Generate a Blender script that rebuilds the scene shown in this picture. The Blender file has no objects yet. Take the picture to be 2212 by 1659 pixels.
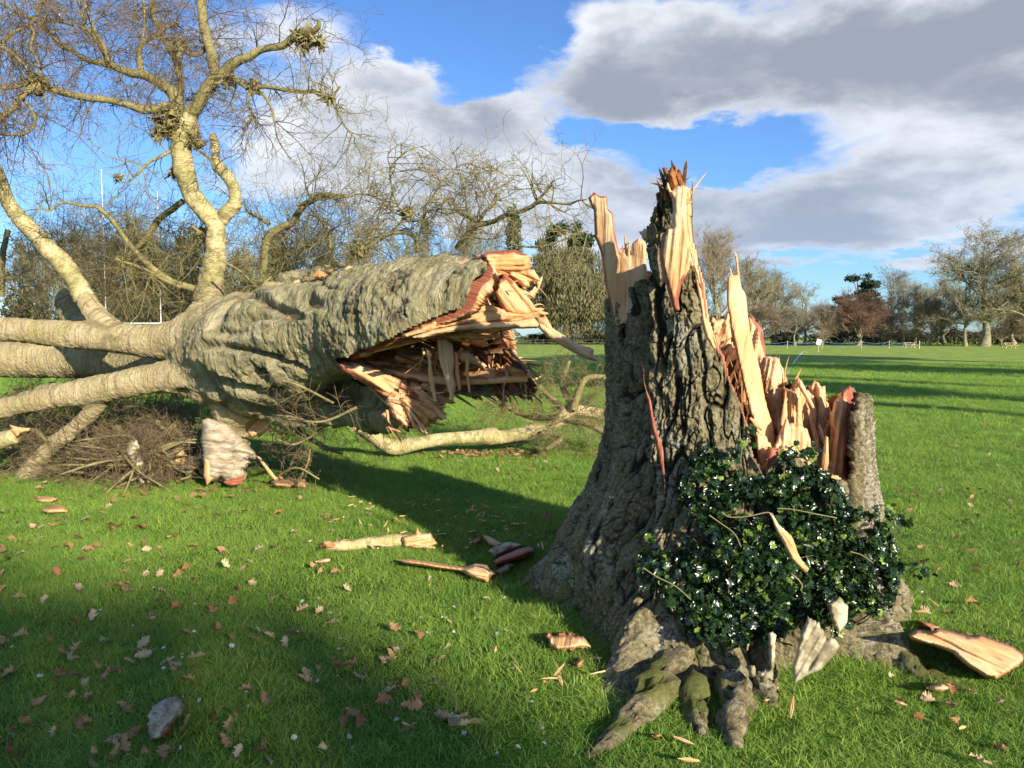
import bpy, math, random
import numpy as np
from mathutils import Vector
from mathutils.geometry import delaunay_2d_cdt
S = bpy.context.scene
COL = S.collection
rng = np.random.default_rng(7)
random.seed(7)
R_ = math.radians

# ------------------------------------------------------------------ camera
FPX, CX, CY = 1662.0, 1106.0, 829.5          # focal length and centre in the units of a 2212 px wide picture
PITCH = R_(3.5); CAMH = 1.6
cam = bpy.data.objects.new('camera', bpy.data.cameras.new('camera'))
COL.objects.link(cam); S.camera = cam
cam.location = (0, 0, CAMH); cam.rotation_euler = (R_(90) - PITCH, 0, 0)
cam.data.sensor_width = 36; cam.data.lens = 36 * FPX / 2212
cam.data.clip_start = 0.05; cam.data.clip_end = 4000
# ------------------------------------------------------------------ light
SUN_AZ = 33.0; SUN_EL = 19.5
saz, sel = R_(SUN_AZ), R_(SUN_EL)
TOSUN = np.array([math.sin(saz) * math.cos(sel), -math.cos(saz) * math.cos(sel), math.sin(sel)])
sun = bpy.data.objects.new('sun', bpy.data.lights.new('sun', 'SUN')); COL.objects.link(sun)
sun.data.energy = 5.0; sun.data.angle = R_(0.6); sun.data.color = (1.0, 0.90, 0.74)
sun.rotation_euler = Vector(TOSUN).to_track_quat('Z', 'Y').to_euler()
S.view_settings.view_transform = 'Standard'; S.view_settings.look = 'None'
S.view_settings.exposure = 0.8; S.view_settings.gamma = 1.0
S.cycles.max_bounces = 6; S.cycles.diffuse_bounces = 2; S.cycles.glossy_bounces = 2
S.cycles.transparent_max_bounces = 6; S.cycles.caustics_reflective = False; S.cycles.caustics_refractive = False


def at(px, py, Y):
    """picture position + world depth -> world point (array friendly)"""
    px = np.asarray(px, float); py = np.asarray(py, float); Y = np.asarray(Y, float)
    a = (px - CX) / FPX; b = (CY - py) / FPX
    dy = math.cos(PITCH) + b * math.sin(PITCH)
    dz = -math.sin(PITCH) + b * math.cos(PITCH)
    k = Y / dy
    return np.stack([a * k, Y + 0 * k, CAMH + dz * k], -1)


def gnd(px, py, z=0.0):
    b = (CY - py) / FPX
    dy = math.cos(PITCH) + b * math.sin(PITCH); dz = -math.sin(PITCH) + b * math.cos(PITCH)
    k = (z - CAMH) / dz
    return np.array([(px - CX) / FPX * k, dy * k, z])


def proj(P):
    x, y, z = P[..., 0], P[..., 1], P[..., 2] - CAMH
    f = y * math.cos(PITCH) - z * math.sin(PITCH); u = y * math.sin(PITCH) + z * math.cos(PITCH)
    return CX + FPX * x / f, CY - FPX * u / f


# ------------------------------------------------------------------ world
w = bpy.data.worlds.new('World'); S.world = w; w.use_nodes = True
nt = w.node_tree; nt.nodes.clear()


class NB:
    def __init__(s, nt): s.nt = nt; s.n = nt.nodes; s.l = nt.links
    def new(s, t, **k):
        x = s.n.new(t)
        for a, b in k.items(): setattr(x, a, b)
        return x
    def put(s, sock, v):
        if isinstance(v, bpy.types.NodeSocket): s.l.new(v, sock)
        else: sock.default_value = v
    def m(s, op, a, b=None, c=None, clamp=False):
        x = s.new('ShaderNodeMath', operation=op, use_clamp=clamp)
        s.put(x.inputs[0], a)
        if b is not None: s.put(x.inputs[1], b)
        if c is not None: s.put(x.inputs[2], c)
        return x.outputs[0]
    def vm(s, op, a, b=None):
        x = s.new('ShaderNodeVectorMath', operation=op)
        s.put(x.inputs[0], a)
        if b is not None: s.put(x.inputs[1], b)
        return x.outputs[0]
    def ss(s, v, lo, hi, a=0.0, b=1.0):
        x = s.new('ShaderNodeMapRange', interpolation_type='SMOOTHSTEP')
        s.put(x.inputs[0], v)
        for i, q in enumerate((lo, hi, a, b)): s.put(x.inputs[1 + i], q)
        return x.outputs[0]
    def noise(s, vec, scale, det=4, rough=0.55, dist=0.0, out=0):
        x = s.new('ShaderNodeTexNoise')
        if vec is not None: s.l.new(vec, x.inputs['Vector'])
        x.inputs['Scale'].default_value = scale; x.inputs['Detail'].default_value = det
        x.inputs['Roughness'].default_value = rough; x.inputs['Distortion'].default_value = dist
        return x.outputs[out]
    def vor(s, vec, scale, feat='F1', out='Distance', rnd=1.0):
        x = s.new('ShaderNodeTexVoronoi', feature=feat)
        s.l.new(vec, x.inputs['Vector']); x.inputs['Scale'].default_value = scale
        x.inputs['Randomness'].default_value = rnd
        return x.outputs[out]
    def mix(s, f, a, b, mode='MIX'):
        x = s.new('ShaderNodeMix', data_type='RGBA', blend_type=mode)
        s.put(x.inputs[0], f)
        for i, q in ((6, a), (7, b)):
            if not isinstance(q, bpy.types.NodeSocket) and len(q) == 3: q = (*q, 1)
            s.put(x.inputs[i], q)
        return x.outputs[2]
    def map(s, vec, scale=(1, 1, 1), loc=(0, 0, 0)):
        x = s.new('ShaderNodeMapping'); s.l.new(vec, x.inputs[0])
        x.inputs['Scale'].default_value = scale; x.inputs['Location'].default_value = loc
        return x.outputs[0]
    def attr(s, name, out='Vector', kind='GEOMETRY'):
        x = s.new('ShaderNodeAttribute', attribute_name=name); x.attribute_type = kind
        return x.outputs[out]
    def pos(s): return s.new('ShaderNodeNewGeometry').outputs['Position']


g = NB(nt)
sky = g.new('ShaderNodeTexSky', sky_type='NISHITA')
sky.sun_disc = False; sky.sun_elevation = sel; sky.sun_rotation = R_(180 - SUN_AZ)
sky.air_density = 1.0; sky.dust_density = 0.4; sky.ozone_density = 2.5; sky.altitude = 100
bg1 = g.new('ShaderNodeBackground'); g.l.new(g.mix(1.0, sky.outputs[0], (0.60, 0.83, 1.16), 'MULTIPLY'), bg1.inputs[0]); bg1.inputs[1].default_value = 0.098
tc = g.new('ShaderNodeTexCoord').outputs['Generated']
sp = g.new('ShaderNodeSeparateXYZ'); g.l.new(tc, sp.inputs[0])
dx, dy_, dz_ = sp.outputs
az = g.m('ARCTAN2', dx, dy_)
hyp = g.m('SQRT', g.m('ADD', g.m('MULTIPLY', dx, dx), g.m('MULTIPLY', dy_, dy_)))
elv = g.m('DIVIDE', dz_, hyp)
den = g.m('ADD', g.m('MAXIMUM', dz_, 0.0), 0.22)
cb = g.new('ShaderNodeCombineXYZ'); g.put(cb.inputs[0], g.m('DIVIDE', dx, den)); g.put(cb.inputs[1], g.m('DIVIDE', dy_, den)); cb.inputs[2].default_value = 1.7
pl = cb.outputs[0]
n_big = g.noise(pl, 2.3, 8, 0.56, 0.35)
cb2 = g.new('ShaderNodeCombineXYZ'); g.put(cb2.inputs[0], az); g.put(cb2.inputs[1], g.m('MULTIPLY', elv, 1.9)); cb2.inputs[2].default_value = 4.2
n_fine = g.noise(cb2.outputs[0], 5.2, 9, 0.56, 0.15)
# warped azimuth and elevation so that the banks are ragged
wz = g.new('ShaderNodeTexNoise'); g.l.new(pl, wz.inputs['Vector']); wz.inputs['Scale'].default_value = 3.4; wz.inputs['Detail'].default_value = 6; wz.inputs['Roughness'].default_value = 0.6
ws = g.new('ShaderNodeSeparateXYZ'); g.l.new(wz.outputs['Color'], ws.inputs[0])
azw = g.m('ADD', az, g.m('MULTIPLY', g.m('SUBTRACT', ws.outputs[0], 0.5), 0.22))
elw = g.m('ADD', elv, g.m('MULTIPLY', g.m('SUBTRACT', ws.outputs[1], 0.5), 0.15))


def blob(cx, cy, rx, ry, ang, wt):
    d = at(cx, cy, 1.0) - np.array([0, 0, CAMH])
    a0 = math.atan2(d[0], d[1]); e0 = d[2] / math.hypot(d[0], d[1])
    ca, sa = math.cos(R_(ang)), math.sin(R_(ang)); rx /= FPX; ry /= FPX
    u = g.m('SUBTRACT', azw, a0); v = g.m('SUBTRACT', elw, e0)
    p = g.m('MULTIPLY_ADD', u, ca / rx, g.m('MULTIPLY', v, sa / rx))
    q = g.m('MULTIPLY_ADD', u, -sa / ry, g.m('MULTIPLY', v, ca / ry))
    r2 = g.m('MULTIPLY_ADD', p, p, g.m('MULTIPLY', q, q))
    return g.m('MULTIPLY', g.m('EXPONENT', g.m('MULTIPLY', r2, -1.0)), wt)


def field(bl):
    acc = None
    for b in bl:
        x = blob(*b); acc = x if acc is None else g.m('ADD', acc, x)
    return acc


COVER = [(1750, 110, 620, 125, 2, 1.15), (1400, 150, 300, 90, -6, .8), (2050, 250, 420, 110, 12, .9), (1330, 40, 160, 60, 0, .5),
         (820, 330, 290, 105, 4, 1.1), (1010, 400, 330, 90, -8, .9), (1200, 400, 170, 95, -30, .75), (1500, 460, 420, 60, 0, .85), (1900, 440, 380, 80, 8, .75),
         (2120, 400, 180, 120, 0, .55), (860, 170, 120, 42, 8, .62), (690, 50, 170, 60, 10, .6), (60, 60, 200, 110, 0, .5), (80, 370, 260, 60, 0, .3),
         (1000, 40, 90, 30, 30, .35), (300, 560, 500, 60, 0, .35), (2180, 570, 160, 40, 0, .7), (1480, 530, 300, 36, 0, .6), (640, 300, 200, 90, 0, .5), (1080, 300, 110, 60, 20, .5),
         (2050, 30, 300, 60, 0, .5), (1400, 290, 120, 22, 0, -.5), (1560, 320, 130, 38, 8, -.9), (1380, 280, 260, 34, 4, -.7), (1720, 590, 360, 40, 0, -.8), (1080, 130, 110, 110, 0, -.9), (880, 60, 150, 50, 0, -.35), (960, 225, 150, 26, 0, -.4), (870, 168, 105, 38, 8, .75), (1130, 350, 220, 60, -12, .35), (2000, 545, 260, 26, 4, .55), (1500, 560, 240, 22, 0, .45), (560, 90, 200, 60, 0, .35), (1850, 330, 160, 30, 10, -.25)]
GREY = [(1650, 150, 560, 120, 2, 1.0), (2000, 90, 420, 120, 0, .8), (2100, 280, 300, 90, 10, .55), (1300, 190, 200, 50, 0, .4), (1500, 440, 230, 55, -8, .55), (1900, 400, 260, 50, -10, .5),
        (960, 360, 190, 40, -10, .4), (1750, 520, 300, 40, 0, .6), (1450, 400, 260, 60, 0, .4), (1950, 470, 300, 60, 0, .5), (800, 420, 300, 40, 0, .35), (1200, 30, 60, 60, 0, -.5)]
cov = g.m('ADD', field(COVER), g.m('MULTIPLY', g.m('SUBTRACT', n_big, 0.5), 1.35))
cov = g.m('ADD', cov, g.m('MULTIPLY', g.m('SUBTRACT', n_fine, 0.5), 1.3))
beh_fill = g.ss(g.m('MULTIPLY', dy_, -1.0), -0.15, 0.55)
cov = g.m('ADD', cov, g.m('MULTIPLY', beh_fill, 0.45))
alpha = g.ss(cov, 0.28, 0.88)
# behind the camera: unseen cloud cover added to fill the shade
gr = g.m('ADD', field(GREY), g.m('MULTIPLY', g.m('SUBTRACT', n_fine, 0.47), 3.4))
gr = g.m('ADD', gr, g.m('MULTIPLY', g.m('SUBTRACT', n_big, 0.5), 2.4))
gr = g.m('ADD', gr, g.m('MULTIPLY', g.m('SUBTRACT', g.m('MINIMUM', cov, 1.5), 0.85), 0.6))
gcl = g.ss(gr, -0.2, 1.9)
ccol = g.mix(gcl, (0.84, 0.87, 0.91), (0.32, 0.355, 0.43))
lowfade = g.ss(elv, 0.02, 0.30)
ccol = g.mix(lowfade, g.mix(0.45, ccol, (0.42, 0.55, 0.78)), ccol)
bg2 = g.new('ShaderNodeBackground'); g.put(bg2.inputs[0], ccol); g.put(bg2.inputs[1], g.m('MULTIPLY_ADD', beh_fill, 0.10, 0.66))  # added clouds behind the camera are brighter, for more fill light
mx = g.new('ShaderNodeMixShader'); g.put(mx.inputs[0], g.m('MULTIPLY', alpha, 0.97)); g.l.new(bg1.outputs[0], mx.inputs[1]); g.l.new(bg2.outputs[0], mx.inputs[2])
wo = g.new('ShaderNodeOutputWorld'); g.l.new(mx.outputs[0], wo.inputs[0])
w.cycles.sampling_method = 'MANUAL'; w.cycles.sample_map_resolution = 512

# ------------------------------------------------------------------ numpy noise


def _h(ix, iy, iz, seed):
    h = (ix.astype(np.int64) * 374761393 + iy.astype(np.int64) * 668265263 + iz.astype(np.int64) * 2147483647 + seed * 1274126177) & 0xFFFFFFFF
    h = ((h ^ (h >> 13)) * 1274126177) & 0xFFFFFFFF
    h = ((h ^ (h >> 16)) * 2246822519) & 0xFFFFFFFF
    return ((h ^ (h >> 15)) & 0xFFFFFF) / float(0xFFFFFF)


def vn(P, seed=0):
    P = np.asarray(P, float); i = np.floor(P).astype(np.int64); f = P - i; f = f * f * (3 - 2 * f)
    r = 0
    for a in (0, 1):
        for b in (0, 1):
            for c in (0, 1):
                wgt = (f[..., 0] if a else 1 - f[..., 0]) * (f[..., 1] if b else 1 - f[..., 1]) * (f[..., 2] if c else 1 - f[..., 2])
                r = r + wgt * _h(i[..., 0] + a, i[..., 1] + b, i[..., 2] + c, seed)
    return r * 2 - 1


def fbm(P, o=4, seed=0, gain=0.5):
    r = 0; a = 1.0; t = 0
    P = np.asarray(P, float)
    for k in range(o):
        r = r + a * vn(P * 2.03 ** k + 17.3 * k, seed + k); t += a; a *= gain
    return r / t


def worley(P, seed=0):
    P = np.asarray(P, float); i = np.floor(P).astype(np.int64)
    f1 = np.full(P.shape[:-1], 9.0); f2 = f1.copy()
    for a in (-1, 0, 1):
        for b in (-1, 0, 1):
            for c in (-1, 0, 1):
                ii = i + np.array([a, b, c])
                q = np.stack([_h(ii[..., 0], ii[..., 1], ii[..., 2], seed + k) for k in (1, 2, 3)], -1) + ii
                d = np.sqrt(((q - P) ** 2).sum(-1))
                n1 = np.minimum(f1, d); f2 = np.minimum(f2, np.maximum(f1, d)); f1 = n1
    return f1, f2


def sst(x, a, b):
    t = np.clip((x - a) / (b - a), 0, 1); return t * t * (3 - 2 * t)


# ------------------------------------------------------------------ mesh tools


def mk(name, V, F, mat, parent=None, uvw=None, attrs=None, smooth=True, mi=None, link=True):
    """V (n,3); F = array or list of arrays with 3 / 4 columns"""
    me = bpy.data.meshes.new(name)
    V = np.asarray(V, np.float32)
    if not isinstance(F, (list, tuple)): F = [F]
    F = [np.asarray(f, np.int64) for f in F if len(f)]
    me.vertices.add(len(V)); me.vertices.foreach_set('co', V.ravel())
    lp = np.concatenate([f.ravel() for f in F]).astype(np.int32)
    tot = np.concatenate([np.full(len(f), f.shape[1]) for f in F]).astype(np.int32)
    st = np.concatenate([[0], np.cumsum(tot)[:-1]]).astype(np.int32)
    me.loops.add(len(lp)); me.loops.foreach_set('vertex_index', lp)
    me.polygons.add(len(tot)); me.polygons.foreach_set('loop_start', st); me.polygons.foreach_set('loop_total', tot)
    if mi is not None: me.polygons.foreach_set('material_index', np.asarray(mi, np.int32))
    me.polygons.foreach_set('use_smooth', np.full(len(tot), smooth))
    for m_ in (mat if isinstance(mat, (list, tuple)) else [mat]): me.materials.append(m_)
    me.update(calc_edges=True); me.validate()
    if uvw is not None:
        a = me.attributes.new('uvw', 'FLOAT_VECTOR', 'POINT'); a.data.foreach_set('vector', np.asarray(uvw, np.float32).ravel())
    for k, v in (attrs or {}).items():
        a = me.attributes.new(k, 'FLOAT', 'POINT'); a.data.foreach_set('value', np.broadcast_to(np.asarray(v, np.float32), (len(V),)).copy())
    o = bpy.data.objects.new(name, me)
    if link: COL.objects.link(o)
    if parent is not None:
        o.parent = parent
        o.matrix_parent_inverse = parent.matrix_basis.inverted()
    return o


def tag(o, label=None, cat=None, group=None, kind=None):
    if label: o['label'] = label
    if cat: o['category'] = cat
    if group: o['group'] = group
    if kind: o['kind'] = kind
    return o


def empty(name, loc, label, cat, group=None):
    o = bpy.data.objects.new(name, None); COL.objects.link(o); o.location = [float(c) for c in loc]
    o.empty_display_size = 0.2
    return tag(o, label, cat, group)


def copy_tree(o, parent=None):
    c = o.copy(); COL.objects.link(c); c.parent = parent
    for ch in o.children: copy_tree(ch, c)
    return c


class Geo:
    """collects vertex / face / coordinate arrays into one mesh"""
    def __init__(s): s.V = []; s.F3 = []; s.F4 = []; s.U = []; s.A = {}; s.n = 0
    def add(s, V, F3=None, F4=None, U=None, **A):
        V = np.asarray(V, float).reshape(-1, 3)
        if F3 is not None and len(F3): s.F3.append(np.asarray(F3) + s.n)
        if F4 is not None and len(F4): s.F4.append(np.asarray(F4) + s.n)
        s.U.append(V if U is None else np.asarray(U).reshape(-1, 3))
        for k, v in A.items(): s.A.setdefault(k, []).append((s.n, len(V), v))
        s.V.append(V); s.n += len(V)
    def build(s, name, mat, parent=None, smooth=True, **k):
        V = np.concatenate(s.V); F = []
        if s.F3: F.append(np.concatenate(s.F3))
        if s.F4: F.append(np.concatenate(s.F4))
        at_ = {}
        for kk, l in s.A.items():
            a = np.zeros(len(V), np.float32)
            for st, n, v in l: a[st:st + n] = v
            at_[kk] = a
        return mk(name, V, F, mat, parent, uvw=np.concatenate(s.U), attrs=at_, smooth=smooth, **k)


def tubes(geo, polys, rads, sides=3, cap=True, rough=0.0):
    """many tubes; polys = list of (n,3), rads = list of (n,)"""
    by = {}
    for p, r in zip(polys, rads): by.setdefault(len(p), []).append((p, r))
    for n, lst in by.items():
        if n < 2: continue
        P = np.array([a for a, b in lst], float); Rr = np.array([b for a, b in lst], float)
        k = len(P)
        T = np.empty_like(P); T[:, 1:-1] = P[:, 2:] - P[:, :-2]; T[:, 0] = P[:, 1] - P[:, 0]; T[:, -1] = P[:, -1] - P[:, -2]
        T /= np.linalg.norm(T, axis=-1, keepdims=True) + 1e-9
        mean = P[:, -1] - P[:, 0]; mean /= np.linalg.norm(mean, axis=-1, keepdims=True) + 1e-9
        ref = np.where(np.abs(mean[:, 2:3]) < 0.8, np.array([[0, 0, 1.0]]), np.array([[0.0, 1.0, 0.0]]))
        ref = np.repeat(ref[:, None, :], n, 1)
        A = np.cross(T, ref); A /= np.linalg.norm(A, axis=-1, keepdims=True) + 1e-9
        B = np.cross(T, A)
        th = np.arange(sides) * 2 * math.pi / sides
        rr = Rr[..., None] * (1 + (rough * (np.random.default_rng(n).random((k, n, sides)) - 0.5) if rough else 0))
        V = P[:, :, None, :] + rr[..., None] * (np.cos(th)[None, None, :, None] * A[:, :, None, :] + np.sin(th)[None, None, :, None] * B[:, :, None, :])
        seg = np.concatenate([np.zeros((k, 1)), np.cumsum(np.linalg.norm(np.diff(P, axis=1), axis=-1), 1)], 1)
        U = np.empty(V.shape); U[..., 0] = np.cos(th)[None, None, :] * Rr[..., None]; U[..., 2] = np.sin(th)[None, None, :] * Rr[..., None]
        U[..., 1] = seg[..., None] + np.arange(k)[:, None, None] * 0.37
        idx = np.arange(k * n * sides).reshape(k, n, sides)
        a = idx[:, :-1, :]; b = np.roll(a, -1, 2); c = np.roll(idx[:, 1:, :], -1, 2); d = idx[:, 1:, :]
        F4 = np.stack([a, b, c, d], -1).reshape(-1, 4)
        F3 = []
        if cap and sides == 3: F3 = idx[:, -1, :]
        if cap and sides > 3:
            e = idx[:, -1, :]; F3 = np.concatenate([np.stack([e[:, 0], e[:, i], e[:, i + 1]], -1) for i in range(1, sides - 1)])
        geo.add(V.reshape(-1, 3), F3=F3, F4=F4, U=U.reshape(-1, 3))


def smooth_poly(pts, sub=4):
    """catmull-rom through rows of numbers"""
    P = np.asarray(pts, float)
    if len(P) < 3:
        t = np.linspace(0, 1, sub * (len(P) - 1) + 1)[:, None]; return P[0] * (1 - t) + P[-1] * t
    Q = np.vstack([2 * P[0] - P[1], P, 2 * P[-1] - P[-2]])
    out = []
    for i in range(1, len(Q) - 2):
        for t in np.arange(sub) / sub:
            p0, p1, p2, p3 = Q[i - 1], Q[i], Q[i + 1], Q[i + 2]
            out.append(0.5 * ((2 * p1) + (-p0 + p2) * t + (2 * p0 - 5 * p1 + 4 * p2 - p3) * t * t + (-p0 + 3 * p1 - 3 * p2 + p3) * t ** 3))
    out.append(P[-1]); return np.array(out)


def inpoly(px, py, poly):
    poly = np.asarray(poly, float); r = np.zeros(np.shape(px), bool)
    x1, y1 = poly[-1]
    for x2, y2 in poly:
        c = ((y1 > py) != (y2 > py)) & (px < (x2 - x1) * (py - y1) / (y2 - y1 + 1e-12) + x1)
        r ^= c; x1, y1 = x2, y2
    return r


def polydist(px, py, poly):
    poly = np.asarray(poly, float); d = np.full(np.shape(px), 1e9)
    a = poly; b = np.roll(poly, -1, 0)
    for (x1, y1), (x2, y2) in zip(a, b):
        L = (x2 - x1) ** 2 + (y2 - y1) ** 2 + 1e-9
        t = np.clip(((px - x1) * (x2 - x1) + (py - y1) * (y2 - y1)) / L, 0, 1)
        d = np.minimum(d, np.hypot(px - x1 - t * (x2 - x1), py - y1 - t * (y2 - y1)))
    return d


def perp(v):
    v = v / (np.linalg.norm(v) + 1e-9); r = rng.normal(size=3); r -= v * r.dot(v); return r / (np.linalg.norm(r) + 1e-9)


# ------------------------------------------------------------------ materials


def mat(name, build, disp=None):
    m = bpy.data.materials.new(name); m.use_nodes = True
    b = NB(m.node_tree); b.n.clear()
    out = b.new('ShaderNodeOutputMaterial'); p = b.new('ShaderNodeBsdfPrincipled')
    p.inputs['Specular IOR Level'].default_value = 0.3
    b.l.new(p.outputs[0], out.inputs[0])
    build(b, p, out)
    return m


def bump(b, p, h, st=0.5, dist=0.01):
    x = b.new('ShaderNodeBump'); x.inputs['Strength'].default_value = st; x.inputs['Distance'].default_value = dist
    b.put(x.inputs['Height'], h); b.l.new(x.outputs[0], p.inputs['Normal'])


def m_bark_old(b, p, o):      # thick furrowed bark of the stump: uvw = metres round, metres up
    u = b.attr('uvw'); cr = b.attr('crack', 'Fac'); pale = b.attr('pale', 'Fac'); moss = b.attr('moss', 'Fac')
    n1 = b.noise(b.map(b.pos(), (1, 1, .6)), 10, 7, .68); n2 = b.noise(b.pos(), 48, 6, .74); n3 = b.noise(b.map(u, (1, 6, 1)), 12, 4, .6)
    c = b.mix(b.ss(n1, .35, .68), (0.150, 0.120, 0.055), (0.30, 0.25, 0.13))
    c = b.mix(b.m('MULTIPLY', b.ss(n2, .50, .64), .7), c, (0.41, 0.37, 0.235))
    c = b.mix(b.m('MULTIPLY', b.ss(n2, .36, .5, 1, 0), .65), c, (0.05, 0.042, 0.026))
    lic = b.noise(b.map(b.pos(), (1, 1, .7)), 5.5, 6, .68)
    c = b.mix(b.m('MULTIPLY', b.ss(lic, .53, .66), b.ss(n2, .38, .56)), c, (0.40, 0.385, 0.29))
    c = b.mix(b.m('MULTIPLY', b.ss(cr, .1, .75), .95), c, (0.020, 0.015, 0.010))
    c = b.mix(b.m('MULTIPLY', b.ss(n3, .48, .60), b.ss(b.m('ADD', pale, b.m('MULTIPLY', b.m('SUBTRACT', n1, .5), 2.0)), .5, .75)), c, (0.40, 0.37, 0.31))
    c = b.mix(b.m('MULTIPLY', b.ss(b.m('ADD', moss, b.m('MULTIPLY', b.m('SUBTRACT', n1, .5), 1.6)), .45, .9), .85), c, (0.105, 0.125, 0.018))
    b.put(p.inputs['Base Color'], c); p.inputs['Roughness'].default_value = .85
    bump(b, p, b.m('ADD', b.m('MULTIPLY', n2, .8), b.m('MULTIPLY', n1, .5)), 1.0, .022)


def m_bark_fallen(b, p, o):   # grey green bark, peeling in strands that run round the stem
    u = b.attr('uvw'); ph = b.attr('pale', 'Fac'); old = b.attr('old', 'Fac'); crk = b.attr('crack', 'Fac')
    wv = b.vm('ADD', u, b.vm('MULTIPLY', b.noise(u, 1.6, 3, .5, 0, 1), (0, .35, 0)))
    st = b.noise(b.map(wv, (2.2, 34, 2.2)), 1.0, 5, .62)
    st2 = b.noise(b.map(wv, (5, 110, 5)), 1.0, 3, .6)
    lg = b.noise(u, 2.6, 5, .6); fine = b.noise(b.pos(), 26, 7, .72)
    c = b.mix(b.ss(lg, .35, .65), (0.34, 0.29, 0.125), (0.46, 0.41, 0.225))
    c = b.mix(b.m('MULTIPLY', b.ss(st, .50, .66), .75), c, (0.68, 0.62, 0.43))
    c = b.mix(b.m('MULTIPLY', b.ss(st, .32, .46, 1, 0), .6), c, (0.13, 0.115, 0.06))
    sm = b.mix(b.ss(lg, .4, .62), (0.50, 0.395, 0.195), (0.66, 0.53, 0.30))
    sm = b.mix(b.m('MULTIPLY', b.ss(st, .36, .49, 1, 0), .6), sm, (0.21, 0.14, 0.065))
    sm = b.mix(b.m('MULTIPLY', b.ss(b.noise(u, 4.2, 4, .6), .54, .68), .6), sm, (0.40, 0.40, 0.14))
    sm = b.mix(b.m('MULTIPLY', b.ss(b.noise(u, 7, 5, .6), .60, .68), .5), sm, (0.52, 0.26, 0.15))
    c = b.mix(ph, c, sm)
    ob = b.mix(b.ss(fine, .4, .64), (0.15, 0.125, 0.06), (0.45, 0.40, 0.235))
    c = b.mix(b.ss(b.m('ADD', old, b.m('MULTIPLY', b.m('SUBTRACT', lg, .5), 1.8)), .35, .75), c, ob)
    c = b.mix(b.m('MULTIPLY', b.ss(fine, .55, .66), .5), c, (0.46, 0.45, 0.33))
    c = b.mix(b.m('MULTIPLY', b.ss(fine, .34, .46, 1, 0), .55), c, (0.10, 0.09, 0.05))
    c = b.mix(b.m('MULTIPLY', crk, .85), c, (0.035, 0.03, 0.018))
    b.put(p.inputs['Base Color'], c); p.inputs['Roughness'].default_value = .8
    h = b.m('ADD', b.m('MULTIPLY', st, .8), b.m('ADD', b.m('MULTIPLY', st2, .5), b.m('MULTIPLY', fine, 1.3)))
    bump(b, p, h, 1.0, .035)


def m_branch(b, p, o):
    u = b.attr('uvw'); n = b.noise(u, 5, 5, .6); f = b.noise(b.map(u, (1, 2.5, 1)), 26, 4, .7)
    c = b.mix(b.ss(n, .38, .62), (0.26, 0.215, 0.09), (0.175, 0.16, 0.06))
    c = b.mix(b.m('MULTIPLY', b.ss(f, .52, .68), .5), c, (0.50, 0.44, 0.25))
    c = b.mix(b.m('MULTIPLY', b.ss(f, .30, .44, 1, 0), .6), c, (0.10, 0.085, 0.035))
    b.put(p.inputs['Base Color'], c); p.inputs['Roughness'].default_value = .8
    bump(b, p, b.m('ADD', f, n), .7, .012)


def m_stem(b, p, o):          # the pale peeling stems of the upright limbs
    u = b.attr('uvw'); n = b.noise(u, 3.4, 5, .6); f = b.noise(b.map(u, (1.2, 5, 1.2)), 11, 5, .7); q = b.noise(u, 9, 5, .65)
    c = b.mix(b.ss(n, .36, .62), (0.64, 0.51, 0.275), (0.37, 0.325, 0.14))
    c = b.mix(b.m('MULTIPLY', b.ss(f, .36, .50, 1, 0), .7), c, (0.19, 0.125, 0.05))
    c = b.mix(b.m('MULTIPLY', b.ss(q, .50, .60), .7), c, (0.19, 0.18, 0.06))
    c = b.mix(b.m('MULTIPLY', b.ss(q, .28, .40, 1, 0), .5), c, (0.50, 0.24, 0.13))
    b.put(p.inputs['Base Color'], c); p.inputs['Roughness'].default_value = .75
    bump(b, p, b.m('ADD', f, q), .9, .014)


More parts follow.
